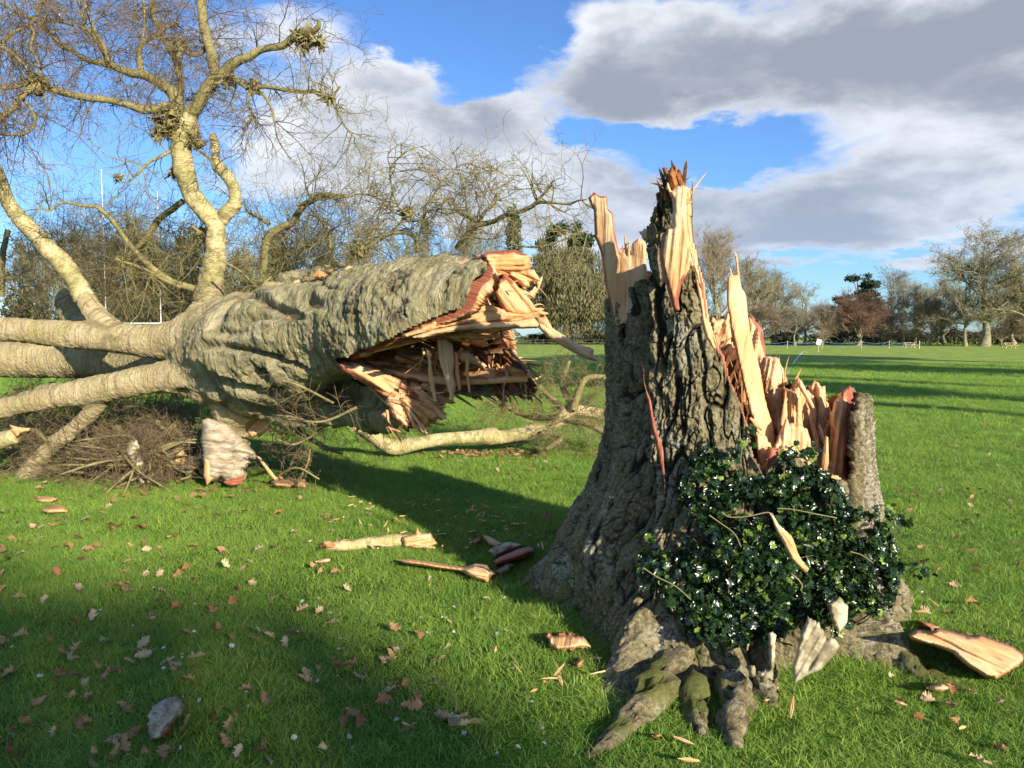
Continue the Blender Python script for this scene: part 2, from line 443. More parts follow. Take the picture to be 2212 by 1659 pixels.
def m_wood(b, p, o):          # torn wood: uvw.y runs along the fibre
    u = b.attr('uvw'); red = b.attr('red', 'Fac'); rot = b.attr('rot', 'Fac')
    f = b.noise(b.map(u, (60, 2.2, 60)), 1.0, 5, .6, .15); f2 = b.noise(b.map(u, (170, 7, 170)), 1.0, 3, .6); n = b.noise(b.map(u, (1, .45, 1)), 8, 5, .6, .4)
    c = b.mix(b.ss(n, .34, .66), (0.76, 0.46, 0.235), (0.66, 0.345, 0.135))
    c = b.mix(b.m('MULTIPLY', b.ss(f, .54, .72), .30), c, (0.86, 0.62, 0.38))
    c = b.mix(b.m('MULTIPLY', b.ss(f, .28, .42, 1, 0), .28), c, (0.40, 0.155, 0.045))
    c = b.mix(b.m('MULTIPLY', b.ss(f2, .30, .42, 1, 0), .35), c, (0.28, 0.11, 0.04))
    big = b.noise(b.map(u, (3, .7, 3)), 1.6, 5, .6, .5)
    c = b.mix(b.m('MULTIPLY', b.ss(big, .50, .64), .45), c, (0.80, 0.60, 0.40))
    c = b.mix(b.m('MULTIPLY', b.ss(big, .34, .46, 1, 0), .5), c, (0.56, 0.24, 0.07))
    c = b.mix(b.m('MULTIPLY', b.ss(b.noise(b.map(u, (26, 1.1, 26)), 1.0, 4, .65, .3), .30, .36, 1, 0), .8), c, (0.16, 0.055, 0.02))
    rc = b.mix(b.ss(f, .4, .65), (0.30, 0.085, 0.045), (0.47, 0.18, 0.10))
    c = b.mix(b.ss(b.m('ADD', red, b.m('MULTIPLY', b.m('SUBTRACT', n, .5), .9)), .40, .62), c, rc)
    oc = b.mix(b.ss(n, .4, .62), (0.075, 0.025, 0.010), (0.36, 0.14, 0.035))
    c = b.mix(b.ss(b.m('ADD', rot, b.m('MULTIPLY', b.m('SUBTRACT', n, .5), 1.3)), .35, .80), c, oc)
    b.put(p.inputs['Base Color'], c); p.inputs['Roughness'].default_value = .62
    bump(b, p, b.m('ADD', b.m('MULTIPLY', f, 1.0), b.m('MULTIPLY', f2, .6)), .8, .012)


def plain(name, c1, c2, scale=6, rough=.8, bmp=.4, st=(1, 1, 1), spec=.3, lo=.38, hi=.62):
    def f(b, p, o):
        v = b.map(b.attr('uvw'), st); n = b.noise(v, scale, 5, .62)
        b.put(p.inputs['Base Color'], b.mix(b.ss(n, lo, hi), c1, c2)); p.inputs['Roughness'].default_value = rough
        p.inputs['Specular IOR Level'].default_value = spec
        if bmp: bump(b, p, n, bmp, .01)
    return mat(name, f)


def leafmat(name, cols, rough=.6, trans=.3, spec=.3, scale=3.0, coat=0):
    def f(b, p, o):
        rnd = b.attr('rnd', 'Fac'); n = b.noise(b.pos(), scale, 4, .6)
        c = b.mix(b.ss(b.m('ADD', b.m('MULTIPLY', rnd, .6), b.m('MULTIPLY', n, .5)), .25, .85), cols[0], cols[1])
        if len(cols) > 2: c = b.mix(b.ss(rnd, .80, .98), c, cols[2])
        b.put(p.inputs['Base Color'], c); p.inputs['Roughness'].default_value = rough; p.inputs['Specular IOR Level'].default_value = spec
        if coat: p.inputs['Coat Weight'].default_value = coat; p.inputs['Coat Roughness'].default_value = .18
        if trans:
            t = b.new('ShaderNodeBsdfTranslucent'); b.put(t.inputs[0], c)
            m_ = b.new('ShaderNodeMixShader'); m_.inputs[0].default_value = trans
            b.l.new(p.outputs[0], m_.inputs[1]); b.l.new(t.outputs[0], m_.inputs[2]); b.l.new(m_.outputs[0], o.inputs[0])
    return mat(name, f)


M_OLD = mat('furrowed_bark', m_bark_old); M_FALL = mat('peeling_bark', m_bark_fallen)
M_BR = mat('olive_branch_bark', m_branch); M_STEM = mat('pale_stem_bark', m_stem); M_WOOD = mat('torn_wood', m_wood)
M_TWIG = plain('twig_bark', (0.115, 0.075, 0.05), (0.25, 0.19, 0.095), 2.5, .7, 0)
M_TWIGG = plain('olive_twig_bark', (0.15, 0.125, 0.05), (0.30, 0.26, 0.11), 2.5, .7, 0)
M_PAPER = plain('papery_bark', (0.33, 0.26, 0.17), (0.52, 0.42, 0.30), 9, .8, .9, st=(2.5, 1, 2.5))
M_LEAF = leafmat('dry_leaf', ((0.30, 0.145, 0.06), (0.47, 0.29, 0.14), (0.56, 0.42, 0.25)), .7, .15)


def m_grass(b, p, o):
    oi = b.new('ShaderNodeObjectInfo').outputs['Random']; P = b.pos(); n = b.noise(P, 1.1, 3, .5); tip = b.attr('tip', 'Fac'); br = b.attr('rnd', 'Fac')
    c = b.mix(b.ss(b.m('ADD', b.m('MULTIPLY', oi, .5), b.m('MULTIPLY', n, .6)), .25, .85), (0.105, 0.255, 0.030), (0.32, 0.455, 0.065))
    c = b.mix(b.m('MULTIPLY', tip, .35), c, (0.40, 0.54, 0.15))
    c = b.mix(b.ss(br, .93, .97), c, (0.36, 0.32, 0.12))
    b.put(p.inputs['Base Color'], c); p.inputs['Roughness'].default_value = .5; p.inputs['Specular IOR Level'].default_value = .14
    t = b.new('ShaderNodeBsdfTranslucent'); b.put(t.inputs[0], c)
    m_ = b.new('ShaderNodeMixShader'); m_.inputs[0].default_value = .35
    b.l.new(p.outputs[0], m_.inputs[1]); b.l.new(t.outputs[0], m_.inputs[2]); b.l.new(m_.outputs[0], o.inputs[0])


M_GRASS = mat('grass_blade', m_grass)


def m_ground(b, p, o):
    P = b.pos(); n = b.noise(P, .9, 5, .6); n2 = b.noise(P, .12, 4, .55); f = b.noise(P, 18, 4, .7); far = b.noise(b.map(P, (.6, .25, 1)), 1.6, 6, .7)
    c = b.mix(b.ss(n, .35, .65), (0.05, 0.125, 0.014), (0.10, 0.20, 0.020))
    fc = b.mix(b.ss(far, .36, .62), (0.20, 0.31, 0.045), (0.38, 0.46, 0.10))
    fc = b.mix(b.m('MULTIPLY', b.ss(n2, .5, .66), .35), fc, (0.26, 0.32, 0.075))
    ln = b.new('ShaderNodeVectorMath', operation='LENGTH'); b.l.new(P, ln.inputs[0])
    c = b.mix(b.ss(ln.outputs['Value'], 9, 26), c, fc)
    c = b.mix(b.m('MULTIPLY', b.ss(f, .55, .7), b.ss(ln.outputs['Value'], 9, 20, .5, .12)), c, (0.10, 0.075, 0.03))
    b.put(p.inputs['Base Color'], c); p.inputs['Roughness'].default_value = .9; p.inputs['Specular IOR Level'].default_value = .1
    bump(b, p, b.m('ADD', b.noise(P, 9, 5, .7), b.m('MULTIPLY', b.noise(b.map(P, (1, .5, 1)), 2.3, 5, .7), 1.6)), .9, .10)


M_GROUND = mat('turf', m_ground)

# ------------------------------------------------------------------ ground


def gz(x, y):
    """height of the ground"""
    P = np.stack([np.asarray(x, float), np.asarray(y, float), np.zeros(np.shape(x))], -1)
    z = .020 * vn(P * .9, 5) + .008 * vn(P * 3, 6)
    return z * sst(-np.hypot(P[..., 0], P[..., 1]), -60, -10)


gx = np.concatenate([-np.geomspace(12, 2500, 40)[::-1], np.arange(-11.8, 12, .2), np.geomspace(12, 2500, 40)])
gy = np.concatenate([-np.geomspace(8, 2500, 34)[::-1], np.arange(-1, 16, .2), np.geomspace(16, 3000, 46)])
X, Yg = np.meshgrid(gx, gy); Z = gz(X, Yg)
Vg = np.stack([X, Yg, Z], -1).reshape(-1, 3); ny, nx = X.shape
I = np.arange(ny * nx).reshape(ny, nx)
mk('ground', Vg, np.stack([I[:-1, :-1], I[:-1, 1:], I[1:, 1:], I[1:, :-1]], -1).reshape(-1, 4), M_GROUND)['kind'] = 'structure'

# ------------------------------------------------------------------ stump dimensions (used by grass too)
SC = np.array([1.265, 4.45])
rows = np.array([(340, 1284, 1800), (430, 1286, 1810), (520, 1292, 1825), (600, 1299, 1840), (720, 1306, 1850), (850, 1309, 1868), (930, 1302, 1875), (1010, 1282, 1885),
                 (1080, 1256, 1893), (1150, 1214, 1912), (1220, 1178, 1940), (1290, 1158, 1962), (1400, 1150, 1975)], float)
zr = np.array([at(0, y, SC[1])[2] for y in rows[:, 0]])
xl = (rows[:, 1] - CX) / FPX * SC[1]; xr = (rows[:, 2] - CX) / FPX * SC[1]
ROOT = [(-.95, -1.42, .34, .10, .12), (-.80, -1.0, .10, .16, .25), (-.62, -1.25, .16, .06, .12), (-.42, -1.28, .26, .085, .13), (-.22, -1.25, .20, .07, .14), (-.02, -1.25, .12, .06, .12), (-1.10, .55, .08, .20, .2), (.78, -.92, .22, .12, .12), (1.1, .0, .08, .2, .2), (.15, 1.2, .4, .3, .3)]


def stumpR(th, z):
    """centre x and radius of the stump for heading th (radians, world) and height z"""
    l = np.interp(z, zr[::-1], xl[::-1]); r = np.interp(z, zr[::-1], xr[::-1])
    cx = (l + r) / 2; R = (r - l) / 2
    base = np.interp(z, [-.2, 0, .15, .5, 1], [1, 1, .985, .98, .985])
    front = .5 - .5 * np.sin(th)          # 1 towards the camera
    R = R * base * (1 - .12 * front ** 3 * sst(z, .0, .6)) * (1 - .22 * front * (1 - sst(z, .1, .7)))
    for dx_, dy__, A, wd, hk in ROOT:
        t0 = math.atan2(dy__, dx_); dt = (th - t0 + math.pi) % (2 * math.pi) - math.pi
        R = R + A * np.exp(-(dt / wd) ** 2) * np.exp(-np.maximum(z, -.05) / hk)
        R = R + .10 * np.exp(-(dt / (wd * 1.3)) ** 2) * np.exp(-np.maximum(z, 0) / .8)
    return cx, R

# ------------------------------------------------------------------ grass (one object, instanced tufts)


def tuft(name, n, rad, h0, h1, wd, seed, bend=.5, segs=3):
    r = np.random.default_rng(seed); G = Geo()
    for i in range(n):
        a = r.uniform(0, 2 * math.pi); q = rad * math.sqrt(r.random()); p0 = np.array([q * math.cos(a), q * math.sin(a), -.01])
        h = r.uniform(h0, h1); d = r.uniform(0, 2 * math.pi); lean = r.uniform(.08, bend) * h; fw = r.uniform(0, math.pi)
        side = np.array([math.cos(fw), math.sin(fw), 0]) * wd * r.uniform(.7, 1.2)
        V = []; tip = []
        for k in range(segs + 1):
            t = k / segs; c = p0 + np.array([math.cos(d) * lean * t * t * 1.6, math.sin(d) * lean * t * t * 1.6, h * (t - .28 * t * t * lean / h)])
            ww = (1 - t ** 1.6)
            if k < segs: V += [c - side * ww / 2, c + side * ww / 2]; tip += [t, t]
            else: V += [c]; tip += [1]
        F4 = [[2 * k, 2 * k + 1, 2 * k + 3, 2 * k + 2] for k in range(segs - 1)]; m = 2 * (segs - 1)
        G.add(np.array(V), F3=[[m, m + 1, m + 2]], F4=F4, tip=np.array(tip), rnd=r.random())
    return G.build(name, M_GRASS, link=False)


tcoll = bpy.data.collections.new('grass_tufts')
for i in range(5): tcoll.objects.link(tuft('grass_tuft', 26, .075, .035, .085, .0042, 10 + i, .9))
tcoll.objects.link(tuft('grass_tuft', 14, .05, .07, .13, .005, 31, 1.1))
gtn = bpy.data.node_groups.new('scatter_grass', 'GeometryNodeTree')
gtn.interface.new_socket('Geometry', in_out='INPUT', socket_type='NodeSocketGeometry'); gtn.interface.new_socket('Geometry', in_out='OUTPUT', socket_type='NodeSocketGeometry')
gn = gtn.nodes; gi = gn.new('NodeGroupInput'); go = gn.new('NodeGroupOutput'); ip = gn.new('GeometryNodeInstanceOnPoints'); ci = gn.new('GeometryNodeCollectionInfo')
ci.inputs['Collection'].default_value = tcoll; ci.inputs['Separate Children'].default_value = True; ci.inputs['Reset Children'].default_value = True
ip.inputs['Pick Instance'].default_value = True


def nattr(nm, ty):
    a = gn.new('GeometryNodeInputNamedAttribute'); a.data_type = ty; a.inputs['Name'].default_value = nm
    return a.outputs['Attribute']


gtn.links.new(gi.outputs[0], ip.inputs['Points']); gtn.links.new(ci.outputs[0], ip.inputs['Instance'])
gtn.links.new(nattr('pick', 'INT'), ip.inputs['Instance Index']); gtn.links.new(nattr('rot', 'FLOAT_VECTOR'), ip.inputs['Rotation']); gtn.links.new(nattr('scl', 'FLOAT_VECTOR'), ip.inputs['Scale'])
gtn.links.new(ip.outputs[0], go.inputs[0])

pts = []
half = (CX / FPX) * 1.10
for y0, y1, dens, sc in ((2.2, 3.6, 620, .8), (3.6, 6, 560, .9), (6, 9, 400, 1.0), (9, 13, 200, 1.25), (13, 19, 85, 1.6), (19, 30, 34, 2.0), (30, 46, 12, 2.4)):
    area = (y1 ** 2 - y0 ** 2) * half; n = int(area * dens)
    y = np.sqrt(rng.uniform(y0 ** 2, y1 ** 2, n)); x = rng.uniform(-1, 1, n) * half * y
    pts.append(np.stack([x, y, np.full(n, sc)], -1))
pts = np.concatenate(pts)
cover = 1 - .0 * pts[:, 0]
P3 = np.stack([pts[:, 0], pts[:, 1], 0 * pts[:, 0]], -1)
dn = fbm(P3 * 2.2, 3, 91)
# worn, mossy soil round the foot of the stump
dS = np.hypot(pts[:, 0] - SC[0], pts[:, 1] - SC[1]); thS = np.arctan2(pts[:, 1] - SC[1], pts[:, 0] - SC[0])
cxs, RS = stumpR(thS, np.zeros(len(pts)))
keep = (dS > RS - .04) & (dn > -.62)
worn = np.exp(-(np.hypot(pts[:, 0] - .15, pts[:, 1] - 2.75) / .42) ** 2)
keep &= rng.random(len(pts)) > worn * .85
keep &= ~((dS < RS + .03) & (rng.random(len(pts)) < .3))
pts = pts[keep]; dS = dS[keep]; RS = RS[keep]; dn = dn[keep]
# longer tufts crowding the foot of the stump
m_ = 1100; ta = rng.uniform(-math.pi, .6, m_); tc_, tR = stumpR(ta, np.zeros(m_)); tr_ = tR + rng.uniform(-.03, .14, m_)
pts = np.concatenate([pts, np.stack([tc_ + tr_ * np.cos(ta), SC[1] + tr_ * np.sin(ta), rng.uniform(1.0, 1.35, m_)], -1)]); dS = np.concatenate([dS, tR + .5]); RS = np.concatenate([RS, tR])
n = len(pts)
me = bpy.data.meshes.new('grass'); me.vertices.add(n)
me.vertices.foreach_set('co', np.stack([pts[:, 0], pts[:, 1], gz(pts[:, 0], pts[:, 1])], -1).astype(np.float32).ravel())
pick = rng.integers(0, 5, n); pick[rng.random(n) < .05] = 5
hs = np.clip(.80 + .38 * fbm(np.stack([pts[:, 0], pts[:, 1], 0 * pts[:, 0]], -1) * 1.3, 3, 55), .4, 1.5) * pts[:, 2]
hs *= 1 - .10 * np.exp(-np.maximum(dS - RS, 0) / .25)
for nm, ty, key, v in (('pick', 'INT', 'value', pick.astype(np.int32)),
                       ('rot', 'FLOAT_VECTOR', 'vector', np.stack([rng.normal(0, .12, n), rng.normal(0, .12, n), rng.uniform(0, 6.28, n)], -1).astype(np.float32).ravel()),
                       ('scl', 'FLOAT_VECTOR', 'vector', np.stack([pts[:, 2] * 1.05, pts[:, 2] * 1.05, hs], -1).astype(np.float32).ravel())):
    a = me.attributes.new(nm, ty, 'POINT'); a.data.foreach_set(key, v)
me.materials.append(M_GRASS)
grass = bpy.data.objects.new('grass', me); COL.objects.link(grass)
md = grass.modifiers.new('scatter', 'NODES'); md.node_group = gtn
tag(grass, 'short green park grass growing over the whole foreground', 'grass', kind='stuff')

# ------------------------------------------------------------------ carving tools


def thicken(Vo, Vi, Q):
    """outer + inner skins of the kept quads, closed along every free edge"""
    n = len(Vo)
    E = np.concatenate([Q[:, [0, 1]], Q[:, [1, 2]], Q[:, [2, 3]], Q[:, [3, 0]]])
    key = np.sort(E, 1); key = key[:, 0] * n + key[:, 1]
    u, idx, cnt = np.unique(key, return_index=True, return_counts=True)
    B = E[idx[cnt == 1]]
    side = np.stack([B[:, 1], B[:, 0], B[:, 0] + n, B[:, 1] + n], -1)
    return np.concatenate([Vo, Vi]), np.concatenate([Q, Q[:, ::-1] + n, side])


def compact(V, F, *arr):
    F = [F] if not isinstance(F, list) else F
    used = np.zeros(len(V), bool)
    for f in F: used[f.ravel()] = True
    mp = np.cumsum(used) - 1
    return (V[used], [mp[f] for f in F]) + tuple(a[used] for a in arr)


C4 = lambda pts: [(1123.2 + x * .4271, 328.3 + y * .4271) for x, y in pts]
C3 = lambda pts: [(604.9 + x * .3386, 475.3 + y * .3386) for x, y in pts]
C5 = lambda pts: [(1123.3 + x * .4922, 950.6 + y * .4922) for x, y in pts]
C6 = lambda pts: [(x * .5468, 993.7 + y * .5468) for x, y in pts]
C2 = lambda pts: [(x * .3437, 518.5 + y * .3437) for x, y in pts]


def slab(name, poly, depth, th, fib=90, step=3.2, amp=.012, red=0, redge=0, rot=0, mat_=None, parent=None, jag=1.6, round_=10, tilt=(0, 0), redside=None, seed=None, bark=False):
    """a torn piece of wood with the traced outline, real thickness and fibre relief.
    depth: number or function(px, py); fib: direction of the fibre in the picture, degrees; tilt: metres per pixel"""
    poly = np.array(poly, float); sd = seed if seed is not None else int(abs(poly[:, 0].sum() * 7 + poly[:, 1].sum())) % 9973
    r = np.random.default_rng(sd)
    # outline resampled and roughened across the fibre
    P = []
    for a, b in zip(poly, np.roll(poly, -1, 0)):
        k = max(1, int(np.hypot(*(b - a)) / step)); P += [a + (b - a) * t / k for t in range(k)]
    P = np.array(P); fa = R_(fib); fd = np.array([math.cos(fa), -math.sin(fa)]); fn = np.array([-fd[1], fd[0]])
    across = P @ fn
    j = vn(np.stack([across * .22, P @ fd * .02, np.full(len(P), sd * 1.7)], -1), 3) * jag * 2.2
    P = P + fd * j[:, None] + r.normal(0, .25, P.shape)
    lo, hi = P.min(0), P.max(0)
    xs = np.arange(lo[0], hi[0] + step, step); ys = np.arange(lo[1], hi[1] + step, step * .87)
    gx_, gy_ = np.meshgrid(xs, ys); gx_ = gx_ + (np.arange(len(ys)) % 2)[:, None] * step / 2
    gx_ = gx_.ravel(); gy_ = gy_.ravel(); ok = inpoly(gx_, gy_, P); gx_, gy_ = gx_[ok], gy_[ok]
    dd = polydist(gx_, gy_, P); ok = dd > step * .5; gx_, gy_ = gx_[ok], gy_[ok]
    nb = len(P); Q = np.vstack([P, np.stack([gx_, gy_], -1)])
    res = delaunay_2d_cdt([Vector(q) for q in Q], [(i, (i + 1) % nb) for i in range(nb)], [], 1, 1e-4)
    V2 = np.array([v[:] for v in res[0]]); T = np.array([f for f in res[2] if len(f) == 3]); orig = res[3]
    isb = np.array([any(o < nb for o in q) for q in orig])
    d = polydist(V2[:, 0], V2[:, 1], P); d[isb] = 0
    dep = depth(V2[:, 0], V2[:, 1]) if callable(depth) else np.full(len(V2), float(depth))
    c0 = poly.mean(0); dep = dep + (V2[:, 0] - c0[0]) * tilt[0] + (V2[:, 1] - c0[1]) * tilt[1]
    mpp = np.mean(dep) / FPX
    ac = V2 @ fn * mpp; al = V2 @ fd * mpp
    prof = np.sqrt(np.clip(d / round_, 0, 1) * (2 - np.clip(d / round_, 0, 1))) * .75 + .25
    N = np.stack([ac * 38, al * 1.3, np.full(len(ac), sd * .31)], -1)
    if bark:
        f1, f2 = worley(np.stack([ac * 30, al * 22, 0 * ac + sd], -1), 4); rel = amp * (np.clip((f2 - f1) * 2.5, 0, 1) - .5) + amp * .6 * fbm(np.stack([ac, al, 0 * ac], -1) * 60, 3)
    else:
        rel = amp * (.9 * fbm(np.stack([ac * 22, al * 11, 0 * ac + sd % 40], -1), 4, 5) + 1.1 * (1 - 2 * np.abs(fbm(N, 3, sd % 50))) + .8 * fbm(N * np.array([.35, .8, 1]), 3, sd % 50 + 3) * 2 + .5 * np.tanh(8 * fbm(N * np.array([.3, .12, 1]), 2, 9)))
    ed = np.clip(d / 5, .25, 1)
    zf = dep - th / 2 * prof - rel * ed; zb = dep + th / 2 * prof + rel * ed * .6
    E = np.concatenate([T[:, [0, 1]], T[:, [1, 2]], T[:, [2, 0]]]); n = len(V2)
    key = np.sort(E, 1); key = key[:, 0] * n + key[:, 1]; u, idx, cnt = np.unique(key, return_index=True, return_counts=True)
    B = E[idx[cnt == 1]]
    V = np.concatenate([at(V2[:, 0], V2[:, 1], zf), at(V2[:, 0], V2[:, 1], zb)])
    # make the front skin face the camera
    a_, b_, c_ = V[T[0, 0]], V[T[0, 1]], V[T[0, 2]]
    if np.dot(np.cross(b_ - a_, c_ - a_), a_ - np.array([0, 0, CAMH])) > 0: T = T[:, ::-1]; B = B[:, ::-1]
    side = np.stack([B[:, 1], B[:, 0], B[:, 0] + n, B[:, 1] + n], -1)
    rd = np.full(n, float(red))
    if redge:
        m_ = np.clip(1.15 - d / redge, 0, 1)
        if redside is not None:
            gdir = np.array([math.cos(R_(redside)), -math.sin(R_(redside))]); q = (V2 - c0) @ gdir; m_ = m_ * sst(q, np.percentile(q, 35), np.percentile(q, 70))
        rd = np.maximum(rd, m_)
    U = np.stack([ac, al, zf * 0 + (sd % 23) * .13], -1); U2 = U + np.array([.5, 0, .3]); U2[:, 2] += th
    kw = dict(uvw=np.concatenate([U, U2]), attrs={'red': np.concatenate([rd, rd]), 'rot': float(rot), 'old': 1.0 if bark else 0.0})
    return mk(name, V, [np.concatenate([T, T[:, ::-1] + n]), side], mat_ or M_WOOD, parent, smooth=True, **kw)


def splinters(name, n, base, rad, hgt, lean, parent, seed, wd=(.01, .035), rot=(0, .4), up=(0, 0, 1)):
    """loose upright slivers standing in the break: one torn mass"""
    r = np.random.default_rng(seed); G = Geo(); up = np.array(up, float); up /= np.linalg.norm(up)
    for i in range(n):
        b = np.array(base) + np.array([r.uniform(-1, 1) * rad[0], r.uniform(-1, 1) * rad[1], r.uniform(-1, 1) * rad[2]])
        h = r.uniform(*hgt); k = 6; w_ = r.uniform(*wd); t_ = w_ * r.uniform(.3, .8); d = up + r.normal(0, lean, 3); d /= np.linalg.norm(d)
        a = perp(d); c = np.cross(d, a); cv = r.normal(0, .03, 3)
        V = []
        for q in range(k + 1):
            s = q / k; ww = (1 - .6 * s) if q < k else .06
            p = b + d * h * s + cv * s * s
            jx = r.normal(0, .12)
            for (x, y) in ((1, .3), (.2, 1), (-1, .4), (-.4, -1)): V.append(p + a * w_ * ww * (x + jx) + c * t_ * ww * y)
        I = np.arange((k + 1) * 4).reshape(k + 1, 4)
        F4 = np.stack([I[:-1], np.roll(I[:-1], -1, 1), np.roll(I[1:], -1, 1), I[1:]], -1).reshape(-1, 4)
        V = np.array(V); U = np.stack([(V - b) @ a, (V - b) @ d, (V - b) @ c + i * .37], -1)
        G.add(V, F4=np.vstack([F4, [[I[k][0], I[k][1], I[k][2], I[k][3]]]]), U=U, rot=r.uniform(*rot), red=r.choice([0, 0, .25, .5]))
    return G.build(name, M_WOOD, parent, smooth=False)


# ------------------------------------------------------------------ the stump
stump = empty('tree_stump', (SC[0], SC[1], 0), 'tall shattered tree stump with jagged orange wood and holly growing on its front', 'tree stump')
NT, NZ = 1200, 520
th = np.linspace(-math.pi / 2 - math.pi, math.pi / 2, NT, endpoint=False) + math.pi   # seam at the back
zs = np.linspace(-.12, 2.62, NZ)
TH, ZZ = np.meshgrid(th, zs)
cxx, RR = stumpR(TH, ZZ)


def ring(Rad):
    return np.stack([cxx + Rad * np.cos(TH), SC[1] + Rad * np.sin(TH), ZZ], -1)


B0 = ring(RR); pxB, pyB = proj(B0)
facing = (np.cos(TH) * B0[..., 0] + np.sin(TH) * B0[..., 1]) < 0
uu = TH * .82; YY = ZZ - np.clip(RR - .80, -.1, 2) * .95
BARKF = C4([(-900, 2600), (-900, 1400), (250, 1500), (330, 1100), (400, 660), (412, 640), (430, 700), (448, 950), (462, 1000), (472, 900), (465, 720), (482, 648), (500, 640), (530, 690), (575, 712), (590, 640), (590, 500), (640, 470), (660, 370), (680, 290), (690, 230), (745, 190), (780, 230), (785, 290),
            (770, 340), (788, 380), (742, 400), (722, 440), (715, 520), (732, 640), (760, 740), (778, 805), (806, 796), (800, 740), (820, 650), (880, 580), (895, 640), (920, 780), (915, 880), (940, 935), (980, 990), (1020, 1040), (1050, 1150),
            (1090, 1230), (1120, 1300), (1150, 1400), (1165, 1500), (1200, 1600), (1240, 1640), (1300, 1545), (1350, 1535), (1440, 1570), (1560, 1640), (1660, 1680), (1690, 1540), (1702, 1350), (1722, 1225), (1745, 1262), (2300, 1300), (2600, 2900), (600, 3400)])
BACKP = C4([(-900, 3000), (-900, 1400), (300, 1300), (300, 900), (430, 760), (640, 760), (900, 980), (955, 850), (1000, 830), (1040, 850), (1050, 800), (1070, 840), (1160, 830), (1220, 870), (1240, 980), (1250, 1040), (1320, 1050), (1350, 1160), (1420, 1200), (1480, 1190), (1560, 1250), (1600, 1300),
            (1690, 1205), (1745, 1250), (2300, 1300), (2600, 3000)])
jr = 9 * fbm(np.stack([uu * 26, ZZ * 9, 0 * uu], -1), 3, 21)
jf = 11 * np.abs(vn(np.stack([uu * 30, ZZ * 2.5, 0 * uu], -1), 23)) - 4
keepV = np.where(facing, inpoly(pxB + jr * .5, pyB + jr + 3, BARKF), inpoly(pxB, pyB + jf + 8, BACKP))
keepV |= ZZ < .3
# bark relief: tall plates between deep fissures
PB = np.stack([uu * 13 + 1.4 * fbm(np.stack([uu * 4, ZZ * 3, 0 * uu], -1), 3, 3), ZZ * 4.2 + 1.1 * fbm(np.stack([uu * 5, ZZ * 2.5, 0 * uu + 4], -1), 3, 5), 0 * uu], -1)
rn1 = np.abs(fbm(np.stack([uu * 13 + 1.2 * fbm(np.stack([uu * 3, YY * 2.5, 0 * uu], -1), 2, 3), YY * 2.6, 0 * uu], -1), 2, 11, .4))
rn2 = np.abs(fbm(np.stack([uu * 22 + 2, YY * 4.6, 0 * uu + 5], -1), 2, 15, .4))
rn3 = np.abs(fbm(np.stack([uu * 9 + .8 * np.sin(YY * 7), YY * 7.5, 0 * uu + 8], -1), 2, 17, .4))
PC = np.stack([uu * 34 + 1.5 * fbm(PB, 2, 6), YY * 20, 0 * uu + 3], -1); g1, g2 = worley(PC, 12)
plate = np.minimum(np.minimum(sst(rn1, .0, .13), .25 + sst(rn2, .0, .11)), .35 + sst(rn3, 0, .06)); plate = np.clip(plate, 0, 1); fine = sst(g2 - g1, .0, .35)
rough = fbm(B0 * 38, 3, 8); kn = fbm(B0 * 9, 4, 81)
lowsm = sst(ZZ, .05, .5)
terr = np.round(fbm(np.stack([uu * 16, YY * 9, 0 * uu + 3], -1), 3, 47) * 7) / 7
cleft = np.exp(-((pxB - (1388 + (pyB - 560) * .012 + 5 * np.sin(pyB * .03))) / 9) ** 2) * sst(pyB, 500, 560) * (1 - sst(pyB, 1220, 1330)) * facing
cleft2 = np.exp(-((pxB - (1510 + (pyB - 700) * .10 + 4 * np.sin(pyB * .05))) / 4) ** 2) * sst(pyB, 560, 700) * (1 - sst(pyB, 900, 1000)) * facing
lumps = fbm(np.stack([uu * 2.2, ZZ * 1.4, 0 * uu], -1), 3, 41)
rootrib = fbm(np.stack([uu * 7, YY * 2.2, 0 * uu + 2], -1), 3, 43) * (1 - sst(ZZ, .2, .9))
disp = (-.036 * (1 - plate) - .006 * (1 - fine) * plate + .013 * rough + .012 * np.minimum(rn1 * 4, 1)) * (.62 + .38 * lowsm) + .045 * lumps + .11 * rootrib - .012 * (terr > 0) + .018 * terr - .11 * cleft - .05 * cleft2
stp = sst(-(pxB - (1394 + (pyB - 560) * .012)), 0, 16) * (1 - .75 * sst(-(pxB - 1345), 0, 35)) * facing * (1 - sst(pyB, 1150, 1380))
disp = disp - .13 * stp + .045 * kn * (1 - sst(ZZ, .15, .7)) + .030 * np.abs(fbm(B0 * 17, 2, 83)) * (1 - sst(ZZ, .1, .5))
OUT = ring(RR + disp); INN = ring(RR + disp - .022)
# ragged, slumping foot: the grid goes down into the soil
I = np.arange(NT * NZ).reshape(NZ, NT)
Q = np.stack([I[:-1, :], np.roll(I[:-1, :], -1, 1), np.roll(I[1:, :], -1, 1), I[1:, :]], -1).reshape(-1, 4)
kv = keepV.ravel(); Qk = Q[kv[Q].all(1)]
Vt, Ft = thicken(OUT.reshape(-1, 3), INN.reshape(-1, 3), Qk)
crack = np.clip((1 - plate) ** 1.3 * 1.0 + .12 * (1 - fine) + cleft, 0, 1) * (.65 + .35 * lowsm)
pale = np.exp(-((pxB - (1412 + (pyB - 850) * .02)) / 24) ** 2) * sst(pyB, 800, 900) * .75 + .85 * np.exp(-((pxB - 1885) / 45) ** 2) * (pyB > 830) + .35 * np.exp(-(((pxB - 1205) / 30) ** 2 + ((pyB - 1180) / 70) ** 2))
moss = (1 - sst(ZZ, .02, .40)) * .50 + .5 * fbm(B0 * 5, 3, 49) * (ZZ < .6)
att = [a.ravel() for a in (crack, pale, moss)]
uvb = np.stack([uu, YY, disp * 3], -1).reshape(-1, 3)
